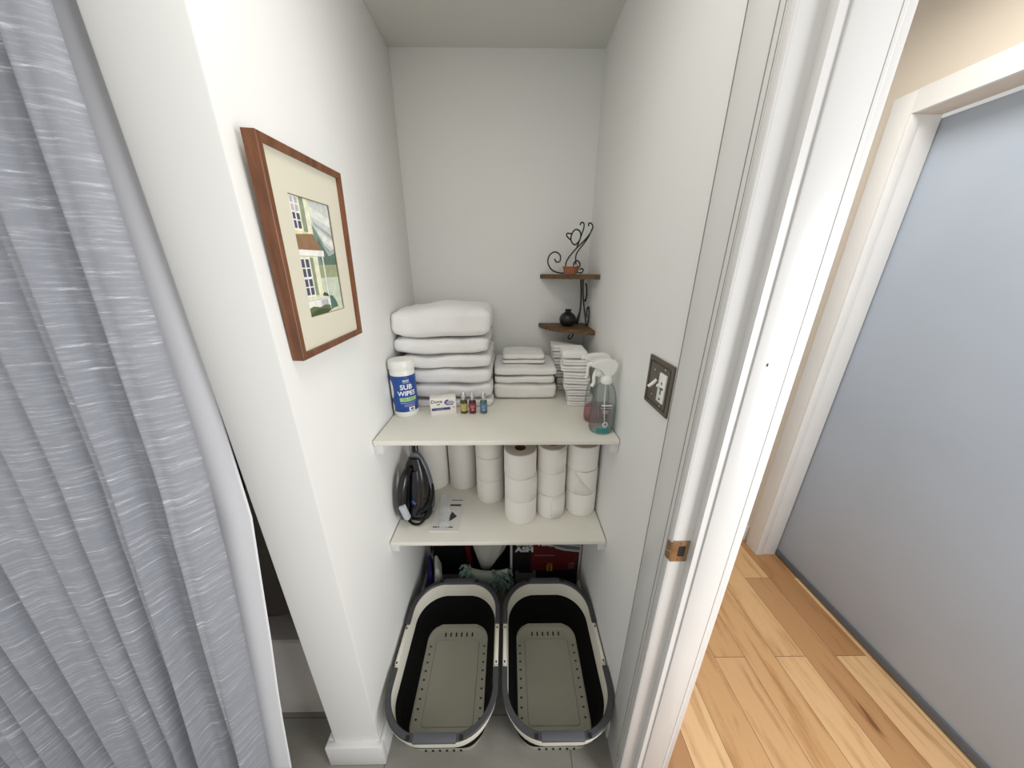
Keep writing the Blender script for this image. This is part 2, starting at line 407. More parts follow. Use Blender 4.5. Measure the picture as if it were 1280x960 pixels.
# hallway
struct(MB().box(1.452, 1.552, -0.1, 1.7, 0, 2.4).build('wall_hall_far', M['hallwall'], smooth=False))
struct(MB().box(1.452, 1.552, -1.42, -0.1, 2.03, 2.4).build('wall_hall_header', M['hallwall'], smooth=False))
struct(MB().box(0.494, 1.6, 1.6, 1.7, 0, 2.4).build('wall_hall_end', M['hallwall'], smooth=False))
struct(MB().box(0.494, 1.75, -1.2, 1.7, 2.4, 2.5).build('ceiling_hallway', M['ceil'], smooth=False))
struct(MB().box(1.44, 1.4525, -0.01, 1.6, 0, 0.108, bevel=0.003).build('baseboard_hall', M['trim']))
f = MB(); f.box(1.437, 1.4525, -0.104, -0.03, 0, 2.1, bevel=0.003); f.box(1.437, 1.475, -0.108, -0.0995, 0, 2.03, bevel=0.002)
f.box(1.475, 1.552, -0.104, -0.0995, 0, 2.03, bevel=0.001); f.box(1.437, 1.4525, -1.42, -0.104, 2.03, 2.1)
struct(f.build('trim_5', M['trim']))
d = MB(); d.box(1.556, 1.596, -1.02, -0.09, 0.012, 2.02, bevel=0.002)
door = struct(d.build('door_1', M['bluedoor']))
MB().box(1.548, 1.5565, -1.02, -0.106, 0.006, 0.04, bevel=0.002).build('door_sweep', M['sweep'], door)
k = MB(); k.lathe([(0.026, 0), (0.026, 0.006), (0.011, 0.010), (0.010, 0.03), (0.024, 0.038), (0.027, 0.05), (0.02, 0.06), (0.004, 0.064)], seg=20).move(lambda v: Vector((1.556-v.z, -0.95+v.x, 0.95+v.y)))
k.build('door_knob', M['brass'], door)
struct(MB().box(1.552, 1.75, -1.42, -1.02, 0, 2.4).build('wall_hall_side', M['hallwall'], smooth=False))

# shower enclosure behind the partition
struct(MB().box(-2.3, -0.522, 0, 0.12, 0, H).build('wall_shower_back', M['shower'], smooth=False))
struct(MB().box(-2.3, -2.15, -2.6, 0, 0, H).build('wall_shower_side', M['shower'], smooth=False))
tub = thing('bathtub', 'white bathtub behind the shower curtain, its side showing beside the wall end', 'bathtub', (-1.34, -0.382, 0))
t = MB()
rs = [rrect(1.60, 0.745, 0.02, 0), rrect(1.60, 0.745, 0.02, 0.37), rrect(1.615, 0.758, 0.03, 0.375), rrect(1.615, 0.758, 0.03, 0.392), rrect(1.60, 0.745, 0.03, 0.398),
      rrect(1.47, 0.60, 0.16, 0.398), rrect(1.44, 0.57, 0.16, 0.385), rrect(1.30, 0.46, 0.15, 0.12), rrect(1.2, 0.36, 0.12, 0.09)]
t.rings(rs); t.build('shell', M['tub'], tub)
MB().lathe([(0.03, 0), (0.03, 0.004), (0.02, 0.006)], (0.45, 0, 0.0901), 20).build('drain', M['chrome'], tub)
rod = thing('curtain_rod', 'chrome shower rod carrying the grey curtain', 'curtain rod', (0, 0, 0))
MB().tube([(-2.15, -0.86, 2.0), (-0.523, -0.86, 2.0)], 0.0125, 14).build('rod', M['chrome'], rod)
for x in (-2.145, -0.528): MB().tube([(x-0.005, -0.86, 2.0), (x+0.004, -0.86, 2.0)], 0.03, 18).build('flange', M['chrome'], rod)

def interp(z, tab):
    for (z0, a), (z1, bb) in zip(tab, tab[1:]):
        if z0 <= z <= z1: return a+(bb-a)*(z-z0)/(z1-z0)
    return tab[-1][1] if z > tab[-1][0] else tab[0][1]
def drape(name, edge, left, yfun, amp, wl, mat, label, cat, seed, z0=0.03, z1=1.975):
    m = MB(); nx, nz = 260, 44; vs = []; rnd = random.Random(seed)
    ph = [rnd.uniform(0, 6.28) for _ in range(4)]
    for j in range(nz+1):
        z = z0+(z1-z0)*j/nz
        xr = interp(z, edge); row = []
        for i in range(nx+1):
            s = i/nx; X = xr+(left-xr)*s
            u = s*(1.6)/wl*2*PI
            fold = math.sin(u+ph[0]+0.8*math.sin(u*0.31+ph[1])+0.25*math.sin(z*3+ph[2]))
            fold2 = 0.35*math.sin(u*2.3+ph[3]+z*1.3)
            a = amp*(0.75+0.35*math.sin(u*0.17+z))*(1-0.45*(z/2.0))
            row.append((X+0.3*a*math.cos(u+ph[0]), yfun(z)+a*(fold+fold2), z))
        vs.append(row)
    for r in range(nz):
        pass
    flat = [p for row in vs for p in row]; W = nx+1
    m.faces(flat, [(j*W+i, j*W+i+1, (j+1)*W+i+1, (j+1)*W+i) for j in range(nz) for i in range(nx)])
    o = m.build(name, mat, ang=180); md = o.modifiers.new('thick', 'SOLIDIFY'); md.thickness = 0.0012
    return tag(o, label, cat)
drape('shower_curtain', [(0.03, -0.690), (0.2, -0.668), (0.46, -0.632), (0.71, -0.600), (0.955, -0.568), (1.15, -0.550), (2.0, -0.535)], -2.05,
      lambda z: interp(z, [(0, -0.957), (0.3, -0.952), (1.0, -0.938), (2.0, -0.888)]), 0.026, 0.095, M['curtain'], 'grey slubbed fabric shower curtain hanging in folds', 'curtain', 4)
drape('shower_curtain_liner', [(0, -0.652), (0.07, -0.641), (0.43, -0.600), (0.61, -0.577), (0.80, -0.556), (1.0, -0.532), (1.2, -0.530), (2.0, -0.531)], -2.0,
      lambda z: interp(z, [(0, -0.908), (0.3, -0.899), (0.8, -0.876), (1.0, -0.868), (2.0, -0.842)]), 0.005, 0.2, M['liner'], 'white shower liner showing past the grey curtain edge', 'curtain liner', 9, z0=0.02)

# ------------------------------------------------------------------ shelves
def shelf(zt, label):
    t = thing('wall_shelf', label, 'shelf', (0, 0, zt-0.016), 0, 'white boards across the alcove')
    MB().box(-0.3765, 0.3765, -0.59, -0.001, 0, 0.016, bevel=0.0015).build('board', M['shelf'], t)
    for sx in (-1, 1):
        a, bb = sorted((sx*0.3795, sx*0.352))
        MB().box(a, bb, -0.583, -0.002, -0.033, 0, bevel=0.0015).build('cleat', M['trim'], t)
    return t
S1, S2 = 1.027, 0.626
shelf(S1, 'upper white shelf board carrying the towels')
shelf(S2, 'lower white shelf board carrying the paper rolls and the iron')

# ------------------------------------------------------------------ laundry baskets
def make_basket(label):
    t = thing('laundry_basket', label, 'laundry basket', (0, 0, 0), 0, 'pair of laundry baskets on the tile floor')
    b = MB()
    b.rings([rrect(0.244, 0.370, 0.05, 0.0, n=10), rrect(0.250, 0.376, 0.055, 0.004, n=10), rrect(0.262, 0.384, 0.06, 0.034, n=10), rrect(0.256, 0.378, 0.058, 0.036, n=10),
             rrect(0.250, 0.362, 0.05, 0.02, n=10), rrect(0.246, 0.352, 0.05, 0.0175, n=10), rrect(0.185, 0.275, 0.012, 0.0175, n=10), rrect(0.180, 0.270, 0.010, 0.0205, n=10)])
    s = b
    for i in range(6):
        x = -0.058+i*0.0232
        for y in (0.158, -0.158): s.box(x-0.003, x+0.003, y-0.008, y+0.008, 0.017, 0.0182, 1)
        s.box(x-0.0035, x+0.0035, -0.1908, -0.186, 0.008, 0.020, 1)
    for i in range(9):
        y = -0.115+i*0.0285
        for sx in (-1, 1): s.box(sx*0.113-0.004, sx*0.113+0.004, y-0.0025, y+0.0025, 0.017, 0.0182, 1)
    base = b.build('base', [M['base_plastic'], M['black']], t)
    g = MB(); W0, L0, W1, L1 = 0.262, 0.384, 0.336, 0.474
    rs = []
    for z, q, e in ((0.033, 0.0, 0), (0.07, 0.25, 0.006), (0.076, 0.30, -0.006), (0.115, 0.58, 0.006), (0.121, 0.63, -0.006), (0.165, 1.0, 0)):
        rs.append(rrect(W0+(W1-W0)*q+e, L0+(L1-L0)*q+e, 0.06+0.06*q, z, n=10))
    for z, q, e in ((0.165, 1.0, 0), (0.121, 0.63, -0.006), (0.115, 0.58, 0.006), (0.076, 0.30, -0.006), (0.07, 0.25, 0.006), (0.033, 0.0, 0)):
        rs.append(rrect(W0+(W1-W0)*q+e-0.008, L0+(L1-L0)*q+e-0.008, 0.058+0.06*q, z, n=10))
    g.rings(rs + [rs[0]], False, False); g.build('collapsible_wall', M['grey_rubber'], t)
    r = MB()
    rs = [rrect(0.338, 0.476, 0.12, 0.158, n=12), rrect(0.350, 0.492, 0.125, 0.205, n=12), rrect(0.360, 0.502, 0.13, 0.206, n=12), rrect(0.361, 0.503, 0.13, 0.216, n=12), rrect(0.358, 0.500, 0.13, 0.218, n=12),
          rrect(0.337, 0.479, 0.12, 0.218, n=12), rrect(0.334, 0.476, 0.12, 0.215, n=12), rrect(0.322, 0.460, 0.115, 0.158, n=12)]
    r.rings(rs+[rs[0]], False, False)
    rim = r.build('rim', M['rim_plastic'], t)
    for sx in (-1, 1):
        h = MB(); h.box(sx*0.1735-0.0065, sx*0.1735+0.0065, -0.062, 0.062, 0.214, 0.226, bevel=0.003); h.build('hinge_bar', M['rim_plastic'], rim)
        for y in (-0.056, 0.056): MB().box(sx*0.1735-0.0025, sx*0.1735+0.0025, y-0.0035, y+0.0035, 0.2255, 0.2266).build('hinge_slot', M['black'], rim)
    path = rrect(0.3475, 0.489, 0.125, 0.2245, n=14, ns=30)
    for sy in (1, -1):
        P = [Vector(p) for p in path if p[1]*sy > 0.066]
        P.sort(key=lambda p: math.atan2(p.y*sy, p.x))
        hd = []
        prof = [(-0.0085, -0.004), (-0.0095, 0.001), (-0.0065, 0.0055), (0.0065, 0.0055), (0.0095, 0.001), (0.0085, -0.004)]
        for i, p in enumerate(P):
            tt = (P[min(i+1, len(P)-1)]-P[max(i-1, 0)]).normalized(); sd = Vector((tt.y, -tt.x, 0))
            hd.append([p+sd*a+Vector((0, 0, z)) for a, z in prof])
        hdl = MB().rings(hd).build('carry_handle', M['handle_grey'], t)
        gy = sy*0.2445
        MB().box(-0.064, 0.064, gy-0.0115, gy+0.0115, 0.2205, 0.2325, bevel=0.003).build('grip', M['grip_grey'], hdl)
        for x in (-0.078, 0.078): MB().box(x-0.006, x+0.006, gy-0.006, gy+0.006, 0.229, 0.2306).build('grip_notch', M['black'], hdl)
    return t
bk = make_basket('left of two white and charcoal laundry baskets, standing by the wall end')
bk.location = (-0.183, -0.672, 0)
dup(bk, (0.194, -0.672, 0), 0, 'right of two white and charcoal laundry baskets, standing by the door frame')

# ------------------------------------------------------------------ towels
def soft_stack(w, d, h, layers=1, seed=0, amp=0.004, r=0.02, crown=0.006, notch=0.9, pad=0.0):
    m = MB(); off = Vector((seed*3.17, seed*1.31, seed*0.77)); rs = []
    lh = h/layers; rr = min(lh*0.40, 0.026)
    nl = 8 if layers == 1 else 5
    for L in range(layers):
        for k in range(nl+1):
            if L and k == 0: continue
            t = -1+2*k/nl
            e = rr*notch*(1-math.sqrt(max(0, 1-abs(t)**4.5)))
            z = L*lh+lh*(t+1)/2
            rs.append([(x, y, z) for x, y, _ in rrect(w-2*e, d-2*e, r, 0, n=5, ns=14)])
    top = rs[-1]; bot = rs[0]
    inner = lambda ring, f, dz: [(x*f, y*f, z+dz) for x, y, z in ring]
    rs = [inner(bot, f, 0) for f in (0.3, 0.7)] + rs + [inner(top, f, crown*(1-f**3)) for f in (0.93, 0.8, 0.6, 0.35, 0.1)]
    m.rings(rs)
    def dsp(v):
        n1 = noise.noise_vector(Vector((v.x*9, v.y*9, v.z*14))+off); n2 = noise.noise_vector(Vector((v.x*30, v.y*30, v.z*40))+off)
        k = min(1, v.z/(h*0.4)) if h else 1
        wave = 0.6*amp*math.sin(v.x*22+seed*2.1)+0.4*amp*math.sin(v.x*9+seed)
        return Vector((v.x+amp*0.9*n1.x+amp*0.35*n2.x, v.y+amp*0.9*n1.y+amp*0.35*n2.y, v.z+(amp*0.7*n1.z+amp*0.3*n2.z)*k+wave*0.6*min(1, k)))
    m.move(dsp)
    zm = max(v.co.z for v in m.bm.verts); m.move(lambda v: Vector((v.x, v.y, max(0, v.z)*(h-0.0006)/zm)))
    return m
def settle(m, z0, base, amp, cx=0, ph=0, f=17):
    # one wavy settling field shared by a whole pile, so the pieces sag together
    def fn(v):
        zz = v.z+z0-base; k = min(1, zz/0.06)
        x = v.x+cx
        return Vector((v.x, v.y, v.z+k*amp*(math.sin(x*f+ph+zz*9)+0.6*math.sin(x*f*2.1+ph*2+zz*5)-0.4)))
    return m.move(fn)
ORD = ['topmost', 'second from the top', 'third from the top', 'fourth from the top', 'second from the bottom', 'lowest']
spec = [(0.30, -0.170, 0.325, 0.034, -0.02, 6), (0.302, -0.172, 0.32, 0.060, -0.012, 5), (0.308, -0.176, 0.32, 0.058, -0.022, 4), (0.318, -0.184, 0.315, 0.052, -0.019, 3), (0.342, -0.202, 0.31, 0.062, -0.010, 2), (0.352, -0.199, 0.315, 0.112, -0.004, 1)]
z = S1
for i, (wd, cx, dp, h, yo, sd) in enumerate(spec):
    k = 5-i
    o = settle(soft_stack(wd, dp-0.01, h-0.0003, 1, sd, 0.0075, 0.022, 0.004 if k else 0.012), z, S1, 0.0032, cx, 0.5).build('bath_towel', M['towel'], ang=60, loc=(cx-0.006, -0.172+yo*0.3, z))
    tag(o, 'folded white bath towel, %s in the tall left stack' % ORD[k] + (', the thickest fold' if k == 0 else ''), 'towel', 'white bath towels in the tall stack')
    z += h
z = S1
for i, (wd, cx, dp, h, nm) in enumerate([(0.250, 0.103, 0.235, 0.071, 'lowest and thickest'), (0.240, 0.101, 0.235, 0.032, 'thin middle one'), (0.250, 0.104, 0.235, 0.034, 'uppermost of the three wide ones')]):
    o = settle(soft_stack(wd, dp, h-0.0003, 1, 11+i, 0.006, 0.015, 0.003), z, S1, 0.002, cx, 2).build('hand_towel', M['towel_cream'], ang=60, loc=(cx, -0.148, z))
    tag(o, 'folded white hand towel in the middle stack, %s' % nm, 'towel', 'white hand towels in the middle stack'); z += h
for i, (wd, h, nm) in enumerate([(0.172, 0.018, 'lower thin'), (0.170, 0.022, 'upper')]):
    o = settle(soft_stack(wd, 0.155, h-0.0003, 1, 15+i, 0.003, 0.012, 0.003), z, S1, 0.002, 0.1, 2).build('face_towel', M['towel_cream'], ang=60, loc=(0.10-0.002*i, -0.135, z))
    tag(o, 'small folded white face towel, %s of the two on top of the middle stack' % nm, 'towel', 'small face towels on the middle stack'); z += h
POS = ['bottom', 'second from the bottom', 'third from the bottom', 'fourth from the bottom', 'fifth from the bottom', 'fourth from the top', 'third from the top', 'second from the top', 'top']
z = S1
for i in range(9):
    h = [0.020, 0.022, 0.023, 0.022, 0.024, 0.025, 0.024, 0.024, 0.034][i]
    q = i/8
    o = soft_stack(0.094+0.006*math.sin(i*2.3), 0.12, h-0.0006, 2 if i < 8 else 1, 21+i, 0.0035, 0.012, 0.002, 1.0).build('washcloth', M['towel_cream'], ang=60, loc=(0.316-0.034*q+0.003*math.sin(i*1.9), -0.274+0.006*q, z))
    o.rotation_euler = (0, 0, -0.10+0.06*math.sin(i))
    tag(o, 'white folded washcloth, %s of the front washcloth stack by the spray bottles' % POS[i], 'washcloth', 'washcloths in the front stack'); z += h
POS2 = ['bottom', 'second', 'third', 'fourth', 'fifth', 'sixth', 'top']
z = S1
for i in range(7):
    h = 0.0285; q = i/6
    o = soft_stack(0.105, 0.115, h-0.0006, 2, 41+i, 0.003, 0.012, 0.003, 1.0).build('washcloth', M['towel_cream'], ang=60, loc=(0.300-0.026*q, -0.100, z))
    o.rotation_euler = (0.0, 0.0, 0.06*math.sin(i*2))
    tag(o, 'white washcloth, %s of the back stack against the corner' % ({'bottom': 'bottom', 'top': 'top'}.get(POS2[i], POS2[i]+' up')), 'washcloth', 'washcloths in the back stack'); z += h

# ------------------------------------------------------------------ wipes canister
def bend(cx, cy, r, phi0):
    # maps flat (x, z) lettering on to a cylinder; phi measured from -Y towards +X
    def fn(v, zc=0.0, dx=0.0):
        a = phi0+(v.x+dx)/r
        return Vector((cx+r*math.sin(a), cy-r*math.cos(a), zc+v.y))
    return fn
wp = thing('wipes_canister', 'white canister of wipes with a blue label, against the left wall', 'canister', (-0.334, -0.388, S1))
R0 = 0.0425
m = MB(); m.lathe([(0.039, 0), (0.0415, 0.003), (R0-0.0005, 0.012), (R0-0.0005, 0.166), (0.041, 0.17), (0.041, 0.174)], seg=40); m.build('body', M['white_plastic'], wp)
m = MB(); m.lathe([(0.0425, 0.172), (0.0440, 0.175), (0.0440, 0.190), (0.0425, 0.198), (0.0405, 0.203), (0.036, 0.2045), (0.024, 0.2060), (0.006, 0.2065)], seg=40)
m.build('lid', M['white_plastic'], wp)
MB().box(-0.012, 0.012, -0.0445, -0.040, 0.182, 0.189, bevel=0.002).move(lambda v: Matrix.Rotation(0.5, 3, 'Z') @ v).build('lid_tab', M['white_plastic'], wp)
PH = 0.56
lab = MB()
R1 = R0+0.0002
def strip(mb, r, a0, a1, z0, z1, mat=0, n=24):
    vs = []
    for i in range(n+1):
        a = PH+a0+(a1-a0)*i/n
        for zz in (z0, z1): vs.append((r*math.sin(a), -r*math.cos(a), zz))
    mb.faces(vs, [(2*i, 2*i+2, 2*i+3, 2*i+1) for i in range(n)], mat)
strip(lab, R1, -2.8, 2.9, 0.022, 0.153, 0, 60)
fn = bend(0, 0, R1+0.0003, PH)
for body, size, zc, bold in (('SUB', 0.0245, 0.113, 0.0006), ('WIPES', 0.0225, 0.090, 0.0006), ('GOLF', 0.0085, 0.136, 0.0003)):
    lab.mesh(text_mesh(body, size, bold), 1, lambda v, zc=zc: fn(v, zc, -0.002))
strip(lab, R1+0.0003, -0.66, 0.75, 0.061, 0.0755, 2)
lab.mesh(text_mesh('TEA TREE', 0.0095, 0.0003), 3, lambda v: bend(0, 0, R1+0.0006, PH)(v, 0.068, 0))
for z0, a0, a1 in ((0.0545, -0.62, 0.7), (0.129, -0.3, 0.3)): strip(lab, R1+0.0003, a0, a1, z0, z0+0.0009, 1, 10)
for z0, a0, a1 in ((0.0475, -0.35, 0.25), (0.0475, 0.3, 0.6), (0.0425, -0.35, 0.55)): strip(lab, R1+0.0003, a0, a1, z0, z0+0.0017, 4, 10)
strip(lab, R1+0.0003, 0.0, 0.5, 0.024, 0.039, 1, 8)
lab.mesh(text_mesh('40', 0.012, 0.0006), 5, lambda v: bend(0, 0, R1+0.0006, PH)(v, 0.0315, 0.0107))
# pale oval and pale panel at the label's left
for zc, ah, zh in ((0.103, 0.30, 0.034), (0.037, 0.16, 0.016)):
    pts = []
    for i in range(24):
        t_ = 2*PI*i/24; a = PH-1.45+ah*math.cos(t_); r_ = R1+0.0004
        pts.append((r_*math.sin(a), -r_*math.cos(a), zc+zh*math.sin(t_)))
    ctr = (R1+0.0005)
    ca = PH-1.45
    vs = pts+[(ctr*math.sin(ca), -ctr*math.cos(ca), zc)]
    lab.faces(vs, [(i, (i+1) % 24, 24) for i in range(24)], 1)
lab.build('label', [M['blue_label'], M['white_print'], M['lime'], M['green_ink'], M['lilac'], M['navy']], wp, fixn=False)

# ------------------------------------------------------------------ soap carton
so = thing('soap_box', 'small white soap carton with blue band, beside the wipes canister', 'soap box', (-0.196, -0.406, S1), 0.24)
MB().box(-0.045, 0.045, 0, 0.034, 0, 0.066, bevel=0.001).build('carton', M['soapcard'], so)
p = MB()
def flat(mb, pts, y, mat): mb.poly([(x, y, zz) for x, zz in pts], mat)
flat(p, [(-0.041, 0.019), (0.024, 0.019), (0.024, 0.029), (-0.041, 0.029)], -0.0004, 0)
pts = [(0.0185+0.0145*math.cos(a), 0.0475+0.011*math.sin(a)) for a in [i*0.2618 for i in range(6, 19)]]
flat(p, pts+[(0.034, 0.036), (0.034, 0.042), (0.018, 0.043)], -0.0004, 1)
flat(p, [(0.0245+0.015*math.cos(i*0.3927), 0.0460+0.0078*math.sin(i*0.3927)) for i in range(16)], -0.0006, 2)
p.mesh(text_mesh('Dove', 0.018, 0.0002), 3, lambda v: Vector((v.x-0.0225, -0.0006, 0.053+v.y)))
p.mesh(text_mesh('sensitive', 0.0065, 0.0001), 2, lambda v: Vector((v.x-0.012, -0.0007, 0.024+v.y)))
flat(p, [(-0.024, 0.041), (-0.014, 0.0445), (-0.010, 0.0425), (-0.014, 0.040), (-0.020, 0.039)], -0.0005, 4)
flat(p, [(0.032, 0.026), (0.040, 0.026), (0.040, 0.0285), (0.032, 0.0285)], -0.0004, 0)
p.build('print', [M['purple'], M['purple'], M['lilac'], M['navy'], M['gold_ink']], so, smooth=False, fixn=False)

# ------------------------------------------------------------------ three little bottles
def mini(x, y, glass, lb, label):
    t = thing('toiletry_bottle', label, 'bottle', (x, y, S1), 0, 'three toiletry bottles')
    MB().lathe([(0.010, 0), (0.0128, 0.002), (0.0132, 0.006), (0.0132, 0.044), (0.012, 0.0485), (0.008, 0.051), (0.007, 0.053)], seg=24).build('glass_body', M[glass], t)
    MB().lathe([(0.0082, 0.051), (0.0088, 0.052), (0.0088, 0.067), (0.0080, 0.073), (0.0058, 0.078), (0.0025, 0.0806)], seg=24).build('cap', M['silver'], t)
    l = MB(); r = 0.0134; vs = []
    for i in range(17):
        a = -1.25+2.5*i/16
        for zz in (0.010, 0.040): vs.append((r*math.sin(a), -r*math.cos(a), zz))
    l.faces(vs, [(2*i, 2*i+2, 2*i+3, 2*i+1) for i in range(16)], 0)
    for z0, z1, a1 in ((0.030, 0.0315, 0.6), (0.026, 0.027, 0.5), (0.0155, 0.021, 0.2)):
        vs = []
        for i in range(5):
            a = -a1+2*a1*i/4
            for zz in (z0, z1): vs.append(((r+0.0003)*math.sin(a), -(r+0.0003)*math.cos(a), zz))
        l.faces(vs, [(2*i, 2*i+2, 2*i+3, 2*i+1) for i in range(4)], 1)
    l.build('label', [M[lb], M['lb_ink']], t, fixn=False)
    t.rotation_euler = (0, 0, 0.12)
mini(-0.126, -0.387, 'gl_green', 'lb_yellow', 'small olive bottle with yellow label and silver cap beside the soap carton')
mini(-0.0945, -0.388, 'gl_red', 'lb_red', 'small dark red bottle with red label and silver cap between two other bottles')
mini(-0.0545, -0.388, 'gl_teal', 'lb_blue', 'small grey-green bottle with blue label and silver cap')

# ------------------------------------------------------------------ spray bottles
def spray(loc, rz, liquid, level, label, deco, hh=1.0):
    t = thing('spray_bottle', label, 'spray bottle', loc, rz, 'spray bottles by the right wall')
    prof = [(0.030, 0), (0.037, 0.003), (0.0405, 0.012), (0.041, 0.03), (0.0405, 0.075), (0.0385, 0.108), (0.0335, 0.134), (0.0255, 0.154), (0.017, 0.166), (0.0135, 0.170)]
    l = MB(); l.lathe(prof, seg=36, sy=0.88, cap1=False)
    lp = [(r-0.002, max(0.002, zz)) for r, zz in prof if zz < level]+[(0.036, level)]
    MB().lathe(lp, seg=36, sy=0.87).build('liquid', M[liquid], t)
    MB().lathe([(0.0165, 0.163), (0.0175, 0.165), (0.0175, 0.180), (0.0145, 0.186), (0.012, 0.190)], seg=24).build('collar', M['white_plastic'], t)
    h = MB()
    side = [(-0.056, 0.219), (-0.052, 0.232), (-0.030, 0.238), (0.010, 0.239), (0.026, 0.232), (0.031, 0.220), (0.024, 0.200), (0.016, 0.187), (-0.012, 0.187), (-0.017, 0.205), (-0.030, 0.211)]
    h.rings([[(x, y*0.0115*(1-0.0), zz) for x, zz in side] for y in (-1, 1)])
    bmesh.ops.bevel(h.bm, geom=list(h.bm.edges), offset=0.003, segments=2, affect='EDGES')
    hd = h.build('spray_head', M['white_plastic'], t)
    MB().tube([(-0.054, 0, 0.225), (-0.064, 0, 0.225)], 0.0075, 12).build('nozzle', M['white_plastic'], t)
    tr = curve([(-0.022, 0, 0.212), (-0.036, 0, 0.202), (-0.041, 0, 0.186), (-0.040, 0, 0.166), (-0.046, 0, 0.154)], 5)
    MB().tube(tr, 0.0052, 8).build('trigger', M['white_plastic'], t)
    MB().tube([(0, 0, 0.188), (0.002, 0, 0.1), (0.012, 0, 0.006)], 0.0022, 8).build('dip_tube', M['white_plastic'], t)
    if deco:
        r = 0.0418
        def q(a0, a1, z0, z1, mat, n=8):
            vs = []
            for i in range(n+1):
                a = a0+(a1-a0)*i/n
                for zz in (z0, z1): vs.append((r*math.sin(a), -0.88*r*math.cos(a), zz))
            l.faces(vs, [(2*i, 2*i+2, 2*i+3, 2*i+1) for i in range(n)], mat)
        A = -0.05 - rz
        q(A-0.55, A+0.45, 0.008, 0.024, 1); q(A-0.35, A+0.5, 0.100, 0.104, 2); q(A-0.4, A+0.5, 0.0925, 0.0935, 2)
        q(A-0.25, A+0.2, 0.083, 0.0842, 2); q(A-0.25, A+0.2, 0.077, 0.0782, 2)
        for i in range(20):
            t0, t1 = 2*PI*i/20, 2*PI*(i+1)/20
            vs = [(r*math.sin(A+0.05+rr*math.cos(tt)/r), -0.88*r*math.cos(A+0.05+rr*math.cos(tt)/r), 0.0375+rr*math.sin(tt)) for rr, tt in ((0.0062, t0), (0.0062, t1), (0.0086, t1), (0.0086, t0))]
            l.faces(vs, [(0, 1, 2, 3)], 2)
    l.build('bottle_body', [M['bottle_clear'], M['teal'], M['white_print']], t)
    return t
spray((0.3365, -0.524, S1), 0.15, 'liquid_clear', 0.088, 'clear spray bottle with teal mark, nearest the shelf front by the right wall', True)
spray((0.3365, -0.4505, S1), 0.05, 'liquid_pink', 0.055, 'spray bottle of pink liquid behind the clear spray bottle', False)

# ------------------------------------------------------------------ paper rolls
def roll(r, h, hole, name, label, cat, loc, grp, seed=0, flap=None):
    t = thing(name, label, cat, loc, seed*1.3, grp)
    rnd = random.Random(seed); e = 0.0025
    m = MB(); rs = []; n = 48
    pr = [(hole, 0.0005, 1), (r-e*1.5, 0.0, 1), (r-e*0.4, e*0.5, 0), (r, e*1.6, 0), (r, h-e*1.6, 0), (r-e*0.4, h-e*0.5, 0), (r-e*1.5, h, 1), (hole, h-0.0005, 1), (hole, 0.0005, 2)]
    ph = rnd.uniform(0, 6)
    for rr, zz, _ in pr:
        k = 0.0010 if rr > hole else 0
        rs.append([((rr+k*math.sin(2*a+ph))*math.cos(a), (rr+k*math.sin(3*a+ph))*math.sin(a), zz) for a in [2*PI*j/n for j in range(n)]])
    m.rings(rs, False, False, mats=[1, 0, 0, 0, 0, 0, 1, 1])
    m.build('paper', [M['paper'], M['roll_end']], t)
    c = MB(); c.rings([[(rr*math.cos(2*PI*j/24), rr*math.sin(2*PI*j/24), zz) for j in range(24)] for rr, zz in ((hole-0.0002, 0.001), (hole-0.0002, h-0.001), (hole-0.0016, h-0.001), (hole-0.0016, 0.001), (hole-0.0002, 0.001))], False, False)
    c.build('core', M['card'], t)
    if flap:
        a0, a1, skew = flap; rr = r+0.0012; f = MB(); vs = []
        for i in range(9):
            u = i/8; a = a0+(a1-a0)*u - seed*1.3
            z0 = 0.004; z1 = h-0.004 if skew == 0 else max(0.006, (h-0.004)*(1-u*skew))
            for zz in (z0, z1): vs.append(((rr+0.0006*u)*math.cos(a), (rr+0.0006*u)*math.sin(a), zz))
        f.faces(vs, [(2*i, 2*i+2, 2*i+3, 2*i+1) for i in range(8)])
        fo = f.build('loose_sheet', M['paper'], t); md = fo.modifiers.new('thick', 'SOLIDIFY'); md.thickness = 0.0006; md.offset = 1
    return t
roll(0.066, 0.275, 0.021, 'paper_towel_roll', 'tall paper towel roll directly behind the iron', 'paper roll', (-0.296, -0.252, S2), 'paper towel rolls', 1)
roll(0.060, 0.275, 0.021, 'paper_towel_roll', 'tall paper towel roll between the iron and the toilet paper', 'paper roll', (-0.164, -0.256, S2), 'paper towel rolls', 2)
LV = ['bottom roll', 'middle roll', 'top roll']
def tp(cx, cy, r, hs, label, seed, flaps, jit):
    z = S2
    for i, h in enumerate(hs):
        roll(r-0.0004*i, h-0.0006, 0.0205, 'toilet_paper_roll', 'white toilet paper, %s of the %s' % (LV[i], label), 'toilet paper', (cx+jit[i][0], cy+jit[i][1], z), 'stacked toilet paper rolls', seed+i, flaps[i])
        z += h
tp(-0.040, -0.347, 0.056, (0.105, 0.104, 0.104), 'stack farthest left, behind the others', 10, (None, None, None), ((0, 0), (0.001, 0), (-0.001, 0)))
tp(0.080, -0.456, 0.060, (0.100, 0.098, 0.0985), 'front stack with its core showing', 20, (None, (-1.0, -0.2, 0), None), ((0.001, 0), (0, 0), (-0.002, 0)))
tp(0.199, -0.432, 0.0545, (0.101, 0.099, 0.100), 'second stack from the right wall', 30, ((-1.6, -0.4, 0), None, (-1.3, -0.5, 0)), ((0, 0), (-0.002, 0.001), (-0.003, 0)))
tp(0.3165, -0.417, 0.0590, (0.099, 0.101, 0.100), 'stack against the right wall', 40, (None, (-2.2, -1.0, 0.9), None), ((0.0025, 0), (0, 0), (-0.003, 0.001)))

